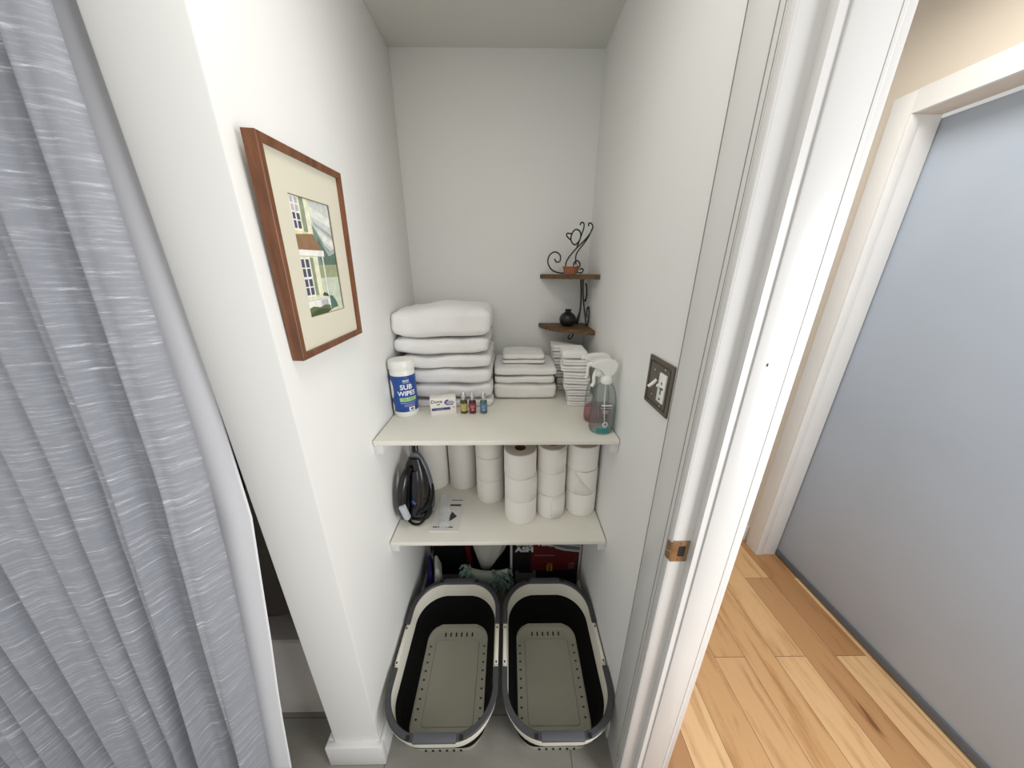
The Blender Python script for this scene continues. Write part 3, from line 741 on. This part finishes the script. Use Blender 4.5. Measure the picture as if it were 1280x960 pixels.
# ------------------------------------------------------------------ steam iron
ir = thing('steam_iron', 'black steam iron standing on its heel by the left wall', 'iron', (-0.312, -0.425, S2), -0.20)
def outl(z):      # half width of the sole at height z
    tab = [(0, 0.045), (0.02, 0.054), (0.06, 0.059), (0.11, 0.057), (0.16, 0.050), (0.20, 0.039), (0.235, 0.024), (0.255, 0.008)]
    return interp(z, tab)
def dep(z):
    return interp(z, [(0, 0.052), (0.03, 0.060), (0.09, 0.055), (0.16, 0.040), (0.21, 0.026), (0.255, 0.006)])
def shell(mb, z0, z1, dy0, fw, fd, n=22, mat=0, seg=24):
    rs = []
    for i in range(n+1):
        zz = z0+(z1-z0)*i/n; hw = outl(zz)*fw; dd = dep(zz)*fd
        ring = []
        for j in range(seg+1):
            a = PI*j/seg; ring.append((hw*math.cos(a), dy0-dd*(math.sin(a)**0.8), zz))
        rs.append(ring)
    mb.rings(rs, True, True, mat)
s = MB(); rs = []
for i in range(24):
    zz = 0.012+0.243*i/23; hw = outl(zz)+0.003
    rs.append([(hw, 0.0, zz), (hw*0.97, 0.012, zz), (-hw*0.97, 0.012, zz), (-hw, 0.0, zz)])
s.rings(rs); s.build('soleplate', M['iron_grey'], ir)
s = MB(); shell(s, 0.014, 0.254, 0.0, 1.0, 0.30, mat=0); s.build('skirt', M['iron_grey'], ir)
s = MB(); shell(s, 0.0, 0.238, -0.006, 0.93, 1.0); s.build('body', M['black_gloss'], ir)
s = MB(); shell(s, 0.03, 0.2, -0.010, 0.70, 1.06); s.build('water_tank', M['iron_blue'], ir)
hp = curve([(-0.008, -0.036, 0.212), (-0.010, -0.068, 0.195), (-0.014, -0.092, 0.150), (-0.016, -0.100, 0.095), (-0.014, -0.092, 0.045), (-0.010, -0.055, 0.016)], 7)
nn = len(hp); MB().tube(hp, [0.013+0.005*math.sin(PI*i/(nn-1)) for i in range(nn)], 14).build('handle', M['black_gloss'], ir)
bt = MB(); bt.box(-0.010, 0.010, -0.1275, -0.104, 0.048, 0.112, bevel=0.006, seg=3); bt.move(lambda v: Vector((v.x+0.16*(0.08-v.z), v.y+0.20*abs(v.z-0.100), v.z))); bt.build('steam_dial', M['iron_pale'], ir)
mk = MB()
for k_ in range(6):
    a = k_*PI/3; ca, sa = math.cos(a), math.sin(a); R_ = 0.010
    cx_, cz_ = 0.013, 0.088
    mk.tube([(cx_+0.002*ca, -0.0700, cz_+0.002*sa), (cx_+R_*ca, -0.0672, cz_+R_*sa)], 0.0011, 6)
mk.build('emblem', M['iron_mark'], ir)
hl = MB(); hl.rings([rrect(0.104, 0.07, 0.03, 0.0, 0.0, -0.028), rrect(0.112, 0.078, 0.032, 0.006, 0.0, -0.028), rrect(0.112, 0.078, 0.032, 0.022, 0.0, -0.028), rrect(0.10, 0.066, 0.03, 0.03, 0.0, -0.028)])
hl.build('heel', M['black_gloss'], ir)
cd = curve([(0.055, 0.004, 0.125), (0.064, -0.012, 0.09), (0.060, -0.05, 0.045), (0.045, -0.085, 0.018), (0.01, -0.085, 0.006), (-0.03, -0.060, 0.006)], 8)
MB().tube(cd, 0.0048, 8).build('wrapped_cord', M['black_cloth'], ir)
cd = curve([(-0.012, -0.01, 0.22), (-0.008, 0.012, 0.262), (-0.014, 0.025, 0.31), (-0.024, 0.05, 0.345), (-0.034, 0.085, 0.30), (-0.04, 0.09, 0.15), (-0.03, 0.085, 0.006)], 8)
MB().tube(cd, 0.0028, 8).build('power_cord', M['black_cloth'], ir)

# ------------------------------------------------------------------ manual in its bag, measuring cup
mn = thing('instruction_leaflet', 'pale printed instruction leaflet lying beside the iron', 'leaflet', (-0.198, -0.452, S2), -0.02)
p = MB(); p.box(-0.054, 0.054, -0.092, 0.092, 0.0002, 0.003, bevel=0.0006)
def up(pts, mat=1, zz=0.0033): p.poly([(x, y, zz) for x, y in pts], mat)
up([(-0.002, 0.068), (0.044, 0.068), (0.044, 0.072), (-0.002, 0.072)]); up([(-0.002, 0.036), (0.042, 0.036), (0.042, 0.046), (-0.002, 0.046)])
up([(0.006, -0.050), (0.036, -0.020), (0.012, 0.006), (0.007, -0.02)])
for x0, x1 in ((-0.044, -0.028), (-0.025, -0.02), (-0.014, -0.006), (0.0, 0.03)): up([(x0, -0.076), (x1, -0.076), (x1, -0.071), (x0, -0.071)])
p.build('sheet', [M['leaf'], M['pageink']], mn, smooth=False)
cu = thing('measuring_cup', 'clear plastic measuring cup lying on the leaflet beside the iron', 'cup', (-0.208, -0.468, S2+0.0036), 0.16)
m = MB()
prof = [(0.016, -0.075), (0.0175, -0.073), (0.0205, -0.005), (0.0218, -0.003), (0.0218, 0.0), (0.0195, 0.0), (0.0180, -0.07), (0.004, -0.0715)]
m.lathe(prof, seg=28).move(lambda v: Vector((v.x, v.z, 0.0215+v.y*0.98))); m.build('cup_body', M['frost'], cu)
m = MB()
m.rings([rrect(0.034, 0.085, 0.016, 0.016, 0, 0.044), rrect(0.036, 0.087, 0.017, 0.020, 0, 0.044), rrect(0.034, 0.085, 0.016, 0.024, 0, 0.044), rrect(0.024, 0.074, 0.011, 0.0235, 0, 0.044), rrect(0.023, 0.072, 0.011, 0.018, 0, 0.044)])
m.move(lambda v: Vector((v.x, v.y, v.z-0.004+0.1*max(0, v.y)))); m.build('cup_handle', M['frost'], cu)

# ------------------------------------------------------------------ corner shelf with wire cat
cs = thing('corner_shelf', 'two-tier brown wooden corner shelf with a black wire cat', 'shelf', (0.378, -0.002, 1.26))
def quarter(zt, r, th, bow):
    m = MB(); pts = []
    n = 20
    for i in range(n+1):
        a = PI+PI/2*i/n; k = bow+(1-bow)/(max(abs(math.cos(a)), 1e-6)+abs(math.sin(a)))
        pts.append((r*k*math.cos(a), r*k*math.sin(a), zt-th))
    pts.append((0, 0, zt-th))
    m.prism(pts, (0, 0, th)); bmesh.ops.bevel(m.bm, geom=list(m.bm.edges), offset=0.0015, segments=2, affect='EDGES')
    return m
quarter(0.243, 0.205, 0.018, 0.55).build('shelf_board', M['shelf_wood'], cs)
quarter(0.034, 0.205, 0.018, 0.75).build('shelf_board', M['shelf_wood'], cs)
L = lambda pts, y: [(x-0.378, y+0.002, zz-1.26) for x, zz in pts]
cat = MB()
W_ = 0.0027
cat.tube(curve(L([(0.279, 1.508), (0.244, 1.508), (0.212, 1.519), (0.194, 1.547), (0.200, 1.574), (0.221, 1.586), (0.241, 1.574), (0.242, 1.553), (0.228, 1.549), (0.220, 1.561)], -0.1), 6), W_, 8)
cat.tube(curve(L([(0.265, 1.508), (0.265, 1.533), (0.268, 1.551), (0.282, 1.574), (0.308, 1.603), (0.335, 1.629), (0.354, 1.654), (0.362, 1.674), (0.354, 1.687), (0.345, 1.686), (0.346, 1.677)], -0.1), 6), W_, 8)
cat.tube(curve(L([(0.305, 1.539), (0.303, 1.571), (0.312, 1.592), (0.332, 1.617), (0.349, 1.643), (0.359, 1.668)], -0.104), 6), W_, 8)
cat.tube(curve(L([(0.306, 1.603), (0.318, 1.637), (0.322, 1.651), (0.328, 1.671), (0.327, 1.687), (0.317, 1.690), (0.313, 1.681)], -0.097), 6), W_, 8)
cat.tube(curve(L([(0.283, 1.651), (0.295, 1.665), (0.310, 1.662), (0.318, 1.646), (0.313, 1.626), (0.298, 1.612), (0.285, 1.620), (0.280, 1.634)], -0.1), 5, True), W_, 8, closed=True)
cat.tube(curve(L([(0.281, 1.628), (0.265, 1.641), (0.264, 1.652), (0.286, 1.650)], -0.1), 3), W_, 8)
cat.tube(curve(L([(0.297, 1.533), (0.300, 1.548), (0.312, 1.554), (0.322, 1.542), (0.320, 1.530), (0.312, 1.533), (0.314, 1.512), (0.331, 1.509), (0.337, 1.519), (0.330, 1.525), (0.322, 1.520)], -0.1), 5), W_, 8)
cat.build('wire_cat', M['wire'], cs)
br = MB()
def Q(pts, x): return [(x-0.378, y+0.002, zz-1.26) for y, zz in pts]
br.tube(curve([(-0.036, -0.045, 0.226), (-0.030, -0.043, 0.17), (-0.028, -0.040, 0.10), (-0.036, -0.040, 0.035)], 6), 0.0035, 8)
br.tube(curve([(-0.028, -0.050, 0.226), (-0.022, -0.052, 0.15), (-0.012, -0.065, 0.08), (-0.008, -0.085, 0.036)], 6), 0.0032, 8)
br.tube(curve(Q([(-0.045, 1.465), (-0.065, 1.45), (-0.075, 1.42), (-0.06, 1.395), (-0.05, 1.40)], 0.365), 6), 0.0032, 8)
br.tube(curve(Q([(-0.065, 1.297), (-0.095, 1.297), (-0.118, 1.315), (-0.122, 1.35), (-0.105, 1.375), (-0.085, 1.365), (-0.082, 1.34), (-0.095, 1.332)], 0.370), 6), 0.003, 8)
br.tube(curve([(-0.046, -0.044, 0.036), (-0.040, -0.044, 0.05), (-0.034, -0.042, 0.065), (-0.031, -0.041, 0.085)], 5), [0.003+0.004*math.sin(PI*i/15) for i in range(16)], 8)
br.tube(curve([(-0.05, -0.05, 0.018), (-0.06, -0.07, -0.01), (-0.075, -0.09, -0.022), (-0.085, -0.10, -0.012), (-0.078, -0.092, -0.004)], 6), 0.003, 8)
br.build('bracket', M['wire'], cs)
vs_ = thing('bud_vase', 'round black clay bud vase on the lower corner shelf', 'vase', (0.289, -0.087, 1.2942))
MB().lathe([(0.014, 0), (0.020, 0.001), (0.030, 0.010), (0.0355, 0.024), (0.035, 0.036), (0.027, 0.049), (0.015, 0.057), (0.0115, 0.061), (0.012, 0.066), (0.0155, 0.069), (0.0140, 0.0695), (0.0095, 0.065), (0.009, 0.058)], seg=32).build('clay_body', M['vase'], vs_)
tc = thing('terracotta_dish', 'small brown terracotta dish under the wire cat', 'dish', (0.280, -0.1385, 1.5042))
MB().lathe([(0.022, 0), (0.025, 0.001), (0.028, 0.010), (0.030, 0.022), (0.0325, 0.024), (0.0325, 0.0275), (0.0295, 0.0275), (0.027, 0.018), (0.022, 0.005), (0.003, 0.004)], seg=28).build('clay_bowl', M['terracotta'], tc)

# ------------------------------------------------------------------ switch plate
sw = thing('light_switch', 'dark bronze double switch plate on the right wall', 'light switch', (0.3796, -0.763, 1.270))
# local frame: -X out of the wall, y along it
MB().box(-0.0045, 0, -0.0575, 0.0575, -0.0585, 0.0585, bevel=0.002).build('plate', M['bronze'], sw)
g = MB()
for a in (0.046,):
    for s_ in (-1, 1):
        g.box(-0.0052, -0.0044, s_*a-0.001, s_*a+0.001, -0.047, 0.047); g.box(-0.0052, -0.0044, -a, a, s_*0.047-0.001, s_*0.047+0.001)
g.build('plate_line', M['bronze_dark'], sw, smooth=False)
MB().box(-0.0085, -0.0044, -0.039, -0.0085, -0.033, 0.033, bevel=0.0015).build('dimmer', M['white_plastic'], sw)
dm = MB(); dm.box(-0.0092, -0.0084, -0.027, -0.0225, -0.014, 0.014); dm.box(-0.0092, -0.0084, -0.034, -0.0155, -0.002, 0.0025); dm.box(-0.0092, -0.0084, -0.028, -0.022, -0.027, -0.022)
dm.build('dimmer_mark', M['grey_print'], sw, smooth=False)
MB().tube([(-0.006, -0.024, 0.004), (-0.017, -0.021, 0.007)], [0.005, 0.0038], 10).build('dimmer_toggle', M['white_plastic'], sw)
MB().tube([(-0.004, 0.008, 0.010), (-0.011, 0.010, 0.000), (-0.020, 0.012, -0.008)], [0.0042, 0.0042, 0.0036], 10).build('toggle', M['white_plastic'], sw)
for y_, z_ in ((0.021, 0.03), (0.021, -0.03), (-0.024, 0.042), (-0.024, -0.042)):
    MB().lathe([(0.0026, 0), (0.0024, 0.0008), (0.001, 0.0012)], seg=10).move(lambda v: Vector((-0.0045-v.z, y_+v.x, z_+v.y))).build('screw', M['silver'], sw)

# ------------------------------------------------------------------ framed watercolour
pf = thing('framed_picture', 'wood framed watercolour of a house hanging on the left wall', 'picture', (-0.3785, -0.717, 1.5355))
pf.rotation_euler = (Matrix.Rotation(math.radians(1.7), 4, 'X') @ Matrix.Rotation(math.radians(2.2), 4, 'Y')).to_euler()
# local: +X out of the wall, y to the right as seen, z up
pf.location.x = -0.3785 + 0.182*math.sin(math.radians(2.2)) - 0.0
FW, FH, FD, FS = 0.256, 0.365, 0.022, 0.0125
fr = MB()
def ringr(hw, hh, x): return [(x, -hw, -hh), (x, hw, -hh), (x, hw, hh), (x, -hw, hh)]
fr.rings([ringr(FW/2, FH/2, 0), ringr(FW/2, FH/2, FD-0.001), ringr(FW/2-0.001, FH/2-0.001, FD), ringr(FW/2-FS, FH/2-FS, FD-0.001), ringr(FW/2-FS, FH/2-FS, FD-0.008), ringr(FW/2-FS, FH/2-FS, 0), ringr(FW/2, FH/2, 0)], False, False)
fr.build('frame', M['frame_wood'], pf, ang=20)
X0 = FD-0.0075
mt = MB(); pw, ph_ = 0.066, 0.1085
mt.rings([ringr(FW/2-FS, FH/2-FS, X0), ringr(pw+0.0012, ph_+0.0012, X0), ringr(pw, ph_, X0-0.0014)], False, False, mats=[0, 1])
mt.build('mount', [M['mat'], M['mat_bevel']], pf, smooth=False)
MB().poly([(FD-0.004, y_, z_) for _, y_, z_ in ringr(FW/2-FS, FH/2-FS, 0)]).build('glass', M['glass'], pf, smooth=False)
MB().box(0.0005, 0.004, -FW/2+FS+0.001, FW/2-FS-0.001, -FH/2+FS+0.001, FH/2-FS-0.001).build('backing', M['mat'], pf, smooth=False)
for nm, c_ in dict(sky=(206, 210, 206), cloud=(232, 232, 226), cloudgrey=(170, 178, 178), cream=(226, 222, 170), creamlit=(236, 234, 206), hill=(122, 146, 134), hilldark=(96, 120, 106), olive=(160, 168, 130), lawn=(204, 212, 192), roof=(150, 116, 88), white=(240, 238, 230), pane=(84, 84, 104), shutter=(146, 156, 134), hedge=(98, 112, 74), hedgedark=(70, 84, 58), path=(214, 208, 190), spruce=(86, 114, 104), greyv=(186, 184, 190)).items():
    M['w_'+nm] = pmat('watercolour_'+nm, srgb(*c_), 0.95, vary=0.12, vscale=70)
wk = ['sky', 'cloud', 'cloudgrey', 'cream', 'creamlit', 'hill', 'hilldark', 'olive', 'lawn', 'roof', 'white', 'pane', 'shutter', 'hedge', 'hedgedark', 'path', 'spruce', 'greyv']
wc = MB(); lay = [0]
def art(pts, mat):
    lay[0] += 1; x = X0-0.0028+lay[0]*0.00002
    wc.poly([(x, -pw+u*2*pw, ph_-v*2*ph_) for u, v in pts], wk.index(mat))
def ar(u0, u1, v0, v1, mat): art([(u0, v0), (u1, v0), (u1, v1), (u0, v1)], mat)
ar(0, 1, 0, 1, 'sky'); art([(0.45, 0.05), (1, 0.12), (1, 0.2), (0.5, 0.14)], 'cloud'); art([(0.5, 0.17), (1, 0.27), (1, 0.31), (0.55, 0.21)], 'cloudgrey'); art([(0.6, 0.25), (1, 0.33), (1, 0.4), (0.7, 0.33)], 'cloud')
art([(0.46, 0.2), (0.55, 0.25), (0.72, 0.37), (0.86, 0.42), (1, 0.42), (1, 0.57), (0.46, 0.57)], 'hill'); art([(0.55, 0.3), (0.75, 0.42), (1, 0.44), (1, 0.57), (0.6, 0.57), (0.5, 0.45)], 'hilldark'); art([(0.62, 0.34), (0.82, 0.42), (1, 0.40), (1, 0.44), (0.8, 0.47)], 'cloudgrey')
ar(0.42, 1, 0.55, 0.68, 'olive'); ar(0.42, 1, 0.67, 1, 'lawn')
ar(0, 0.46, 0, 0.34, 'cream'); ar(0.34, 0.46, 0.0, 0.34, 'creamlit')
ar(0.02, 0.22, 0, 0.27, 'white')
for v0, v1 in ((0.01, 0.055), (0.065, 0.115)):
    for u0, u1 in ((0.04, 0.10), (0.13, 0.20)): ar(u0, u1, v0, v1, 'greyv')
for v0, v1 in ((0.13, 0.18), (0.19, 0.25)):
    for u0, u1 in ((0.04, 0.10), (0.13, 0.20)): ar(u0, u1, v0, v1, 'pane')
ar(0.24, 0.34, 0, 0.27, 'shutter')
art([(0, 0.30), (0.44, 0.28), (0.62, 0.42), (0, 0.42)], 'roof'); ar(0, 0.66, 0.42, 0.475, 'white'); ar(0, 0.64, 0.470, 0.478, 'greyv')
ar(0, 0.46, 0.475, 0.86, 'cream'); ar(0.33, 0.46, 0.475, 0.86, 'creamlit')
ar(0.0, 0.24, 0.485, 0.83, 'white')
for v0, v1 in ((0.50, 0.57), (0.58, 0.65), (0.67, 0.735), (0.745, 0.81)):
    for u0, u1 in ((0.025, 0.10), (0.13, 0.215)): ar(u0, u1, v0, v1, 'pane')
ar(0.25, 0.33, 0.485, 0.82, 'shutter')
ar(0.58, 0.62, 0.475, 0.93, 'white'); ar(0.61, 0.62, 0.475, 0.93, 'greyv')
ar(0, 0.62, 0.845, 0.935, 'white'); ar(0, 0.62, 0.855, 0.862, 'greyv'); ar(0.36, 0.55, 0.87, 0.925, 'greyv'); art([(0.42, 0.83), (0.48, 0.80), (0.58, 0.82), (0.6, 0.85)], 'hedgedark')
art([(0.63, 0.84), (0.72, 0.85), (0.82, 0.92), (0.86, 1.0), (0.62, 1.0)], 'spruce')
art([(0, 0.93), (0.12, 0.915), (0.3, 0.935), (0.45, 0.92), (0.58, 0.93), (0.62, 1.0), (0, 1.0)], 'hedge')
art([(0.1, 0.96), (0.3, 0.95), (0.5, 0.96), (0.6, 1.0), (0, 1.0)], 'hedgedark'); art([(0.5, 1.0), (0.7, 0.97), (1, 0.965), (1, 1.0)], 'path')
wc.build('painting', [M['w_'+q] for q in wk], pf, smooth=False, fixn=False)

# ------------------------------------------------------------------ things on the floor under the shelf
vb = thing('vacuum_box', 'black and red printed vacuum box behind the right basket', 'box', (0.2075, -0.17, 0))
MB().box(-0.166, 0.166, -0.16, 0.15, 0, 0.395, bevel=0.002).build('carton', [M['boxcard']], vb)
p = MB(); Y = -0.1604
BX = lambda px: px-0.2075
def fl(pts, mat, dy=0.0): p.poly([(BX(x), Y-dy, zz) for x, zz in pts], mat)
fl([(0.052, 0.004), (0.364, 0.004), (0.364, 0.39), (0.052, 0.39)], 0)
fl([(0.14, 0.17), (0.355, 0.17), (0.355, 0.29), (0.30, 0.31), (0.16, 0.36), (0.14, 0.36)], 1, 0.0003)
arc = [(0.175, 0.345), (0.20, 0.330), (0.24, 0.312), (0.29, 0.294), (0.365, 0.283), (0.365, 0.296), (0.30, 0.305), (0.25, 0.322), (0.22, 0.338), (0.20, 0.352)]
fl(arc, 3, 0.0006); fl([(0.20, 0.352), (0.22, 0.338), (0.25, 0.322), (0.30, 0.305), (0.365, 0.296), (0.365, 0.392), (0.20, 0.392)], 4, 0.0005)
fl([(0.22, 0.345), (0.28, 0.328), (0.365, 0.315), (0.365, 0.325), (0.28, 0.340), (0.23, 0.352)], 3, 0.0007)
fl([(0.155, 0.262), (0.25, 0.262), (0.25, 0.268), (0.155, 0.268)], 4, 0.0006); fl([(0.155, 0.235), (0.30, 0.235), (0.30, 0.25), (0.155, 0.25)], 6, 0.0006)
for x0, x1, z0, z1 in ((0.215, 0.225, 0.165, 0.215), (0.232, 0.242, 0.165, 0.215), (0.215, 0.242, 0.205, 0.217)): fl([(x0, z0), (x1, z0), (x1, z1), (x0, z1)], 2, 0.0008)
fl([(0.065, 0.08), (0.165, 0.08), (0.165, 0.165), (0.15, 0.175), (0.15, 0.155), (0.085, 0.155), (0.075, 0.175), (0.065, 0.165)], 4, 0.0006)
for q_ in range(3): fl([(0.318, 0.18+q_*0.014), (0.345, 0.186+q_*0.014), (0.345, 0.192+q_*0.014), (0.318, 0.186+q_*0.014)], 4, 0.0008)
p.mesh(text_mesh('ASH', 0.040, 0.0022), 5, lambda v: Vector((BX(0.108)+v.x*1.12, Y-0.0009, 0.301+v.y)))
p.mesh(text_mesh('VAC', 0.040, 0.0022), 1, lambda v: Vector((BX(0.205)+v.x*1.12, Y-0.0009, 0.301+v.y)))
p.mesh(text_mesh('Shop-Vac', 0.040, 0.0016), 5, lambda v: Vector((BX(0.145)+v.x, Y-0.0010, 0.337+v.y)))
p.build('front_print', [M['black_card'], M['red_card'], M['yellow_print'], M['pale_print'], M['grey_print'], pmat('shaded_white_print', srgb(196, 194, 192), 0.6), pmat('deep_red_print', srgb(80, 14, 18), 0.5)], vb, smooth=False, fixn=False)  # lettering white greyed to put the under-shelf shade into its colour

bb_ = thing('storage_bag', 'black fabric bag on the floor at the back, behind the left basket', 'bag', (-0.165, -0.135, 0))
m = MB(); rs = []
for i in range(9):
    q_ = i/8; rs.append(rrect(0.40-0.02*q_*q_, 0.15-0.03*q_, 0.04, 0.40*q_, n=6))
m.rings(rs); m.move(lambda v: v+Vector(noise.noise_vector(v*14))*0.008*min(1, v.z*20)); m.build('bag_body', M['black_cloth'], bb_)
MB().tube(curve([(-0.04, -0.02, 0.39), (-0.04, -0.03, 0.44), (0, -0.03, 0.46), (0.04, -0.03, 0.44), (0.04, -0.02, 0.39)], 6), 0.006, 8).build('strap', M['black_cloth'], bb_)

rb = thing('broom', 'dark red stick standing between the black bag and the white bag', 'stick', (-0.165, -0.30, 0))
MB().tube([(0.015, 0.045, 0.0), (0.0, 0.03, 0.28), (-0.012, 0.02, 0.52)], 0.013, 12).build('stick', M['red'], rb)
MB().tube([(-0.0113, 0.0206, 0.505), (-0.014, 0.0185, 0.555)], 0.015, 12).build('end_grip', M['black_cloth'], rb)

wb = thing('plastic_bag', 'white plastic bag tapering down beside the printed box', 'bag', (-0.058, -0.276, 0.61))
m = MB(); rs = []; n = 40
for zz, rx, ry, cx_ in ((-0.0005, 0.012, 0.012, 0.0), (-0.02, 0.02, 0.02, 0.0), (-0.07, 0.070, 0.04, 0.002), (-0.16, 0.086, 0.052, 0.004), (-0.24, 0.090, 0.054, 0.004), (-0.30, 0.086, 0.052, 0.004), (-0.36, 0.070, 0.046, 0.0), (-0.42, 0.048, 0.038, -0.010), (-0.465, 0.030, 0.028, -0.018), (-0.485, 0.010, 0.012, -0.021)):
    rs.append([(cx_+(rx+0.06*rx*math.sin(7*a+zz*12))*math.cos(a), (ry+0.06*ry*math.sin(9*a-zz*10))*math.sin(a), zz) for a in [2*PI*j/n for j in range(n)]])
m.rings(rs); m.build('bag_film', M['whitebag'], wb, ang=80)

mp = thing('chenille_mop', 'mint green chenille mop head between the baskets and the white bag', 'mop', (-0.06, -0.355, 0))
pad = MB()
rs = []
for i in range(13):
    q_ = i/12; x = -0.11+0.20*q_; zc = 0.165+0.05*(2*q_-1)**2-0.02*q_; hw = 0.040*math.sin(PI*min(1, max(0, 0.15+0.7*q_)))
    rs.append([(x, hw*math.cos(2*PI*j/14)*0.55, zc+hw*math.sin(2*PI*j/14)) for j in range(14)])
pad.rings(rs); pad.build('pad', M['mint_pad'], mp)
rnd = random.Random(5); ch = MB()
for i in range(230):
    side = i % 2
    if side == 0: c0 = Vector((-0.105+rnd.uniform(-0.012, 0.03), rnd.uniform(-0.022, 0.012), 0.195+rnd.uniform(-0.045, 0.03)))
    else: c0 = Vector((0.055+rnd.uniform(-0.04, 0.045), rnd.uniform(-0.03, 0.015), 0.150+rnd.uniform(-0.05, 0.055)))
    d_ = Vector((rnd.uniform(-1, 1)+(-0.5 if side == 0 else 0.25), rnd.uniform(-1, 0.2), rnd.uniform(-0.5, 1.0))).normalized()
    ch.tube([c0, c0+d_*0.011, c0+d_*0.021+Vector((0, 0, -0.003)), c0+d_*0.024+Vector((0, 0, -0.004))], [0.0035, 0.0045, 0.004, 0.0012], 6)
fz = ch.build('chenille_pile', M['mint'], mp); fz['kind'] = 'stuff'
MB().tube([(0.0, 0.0, 0.165), (0.0, 0.035, 0.0)], 0.010, 10).build('mop_handle', M['white_plastic'], mp)

pc = thing('refill_pouch', 'blue and white pouch leaning by the left wall behind the left basket', 'pouch', (-0.335, -0.335, 0), 0.25)
m = MB()
rs = [rrect(0.030, 0.12, 0.012, 0.0), rrect(0.036, 0.125, 0.015, 0.03), rrect(0.034, 0.12, 0.014, 0.13), rrect(0.014, 0.105, 0.006, 0.215), rrect(0.006, 0.10, 0.003, 0.225)]
m.rings(rs); m.move(lambda v: Vector((v.x-0.008+0.04*v.z, v.y, v.z))); m.build('pouch_body', M['deepblue'], pc)
m = MB()
rs = [rrect(0.026, 0.085, 0.01, 0.02, 0.026, -0.016), rrect(0.040, 0.09, 0.014, 0.10, 0.030, -0.016), rrect(0.036, 0.088, 0.014, 0.19, 0.034, -0.016), rrect(0.012, 0.075, 0.005, 0.242, 0.030, -0.016)]
m.rings(rs); m.build('white_pack', M['whitebag'], pc)
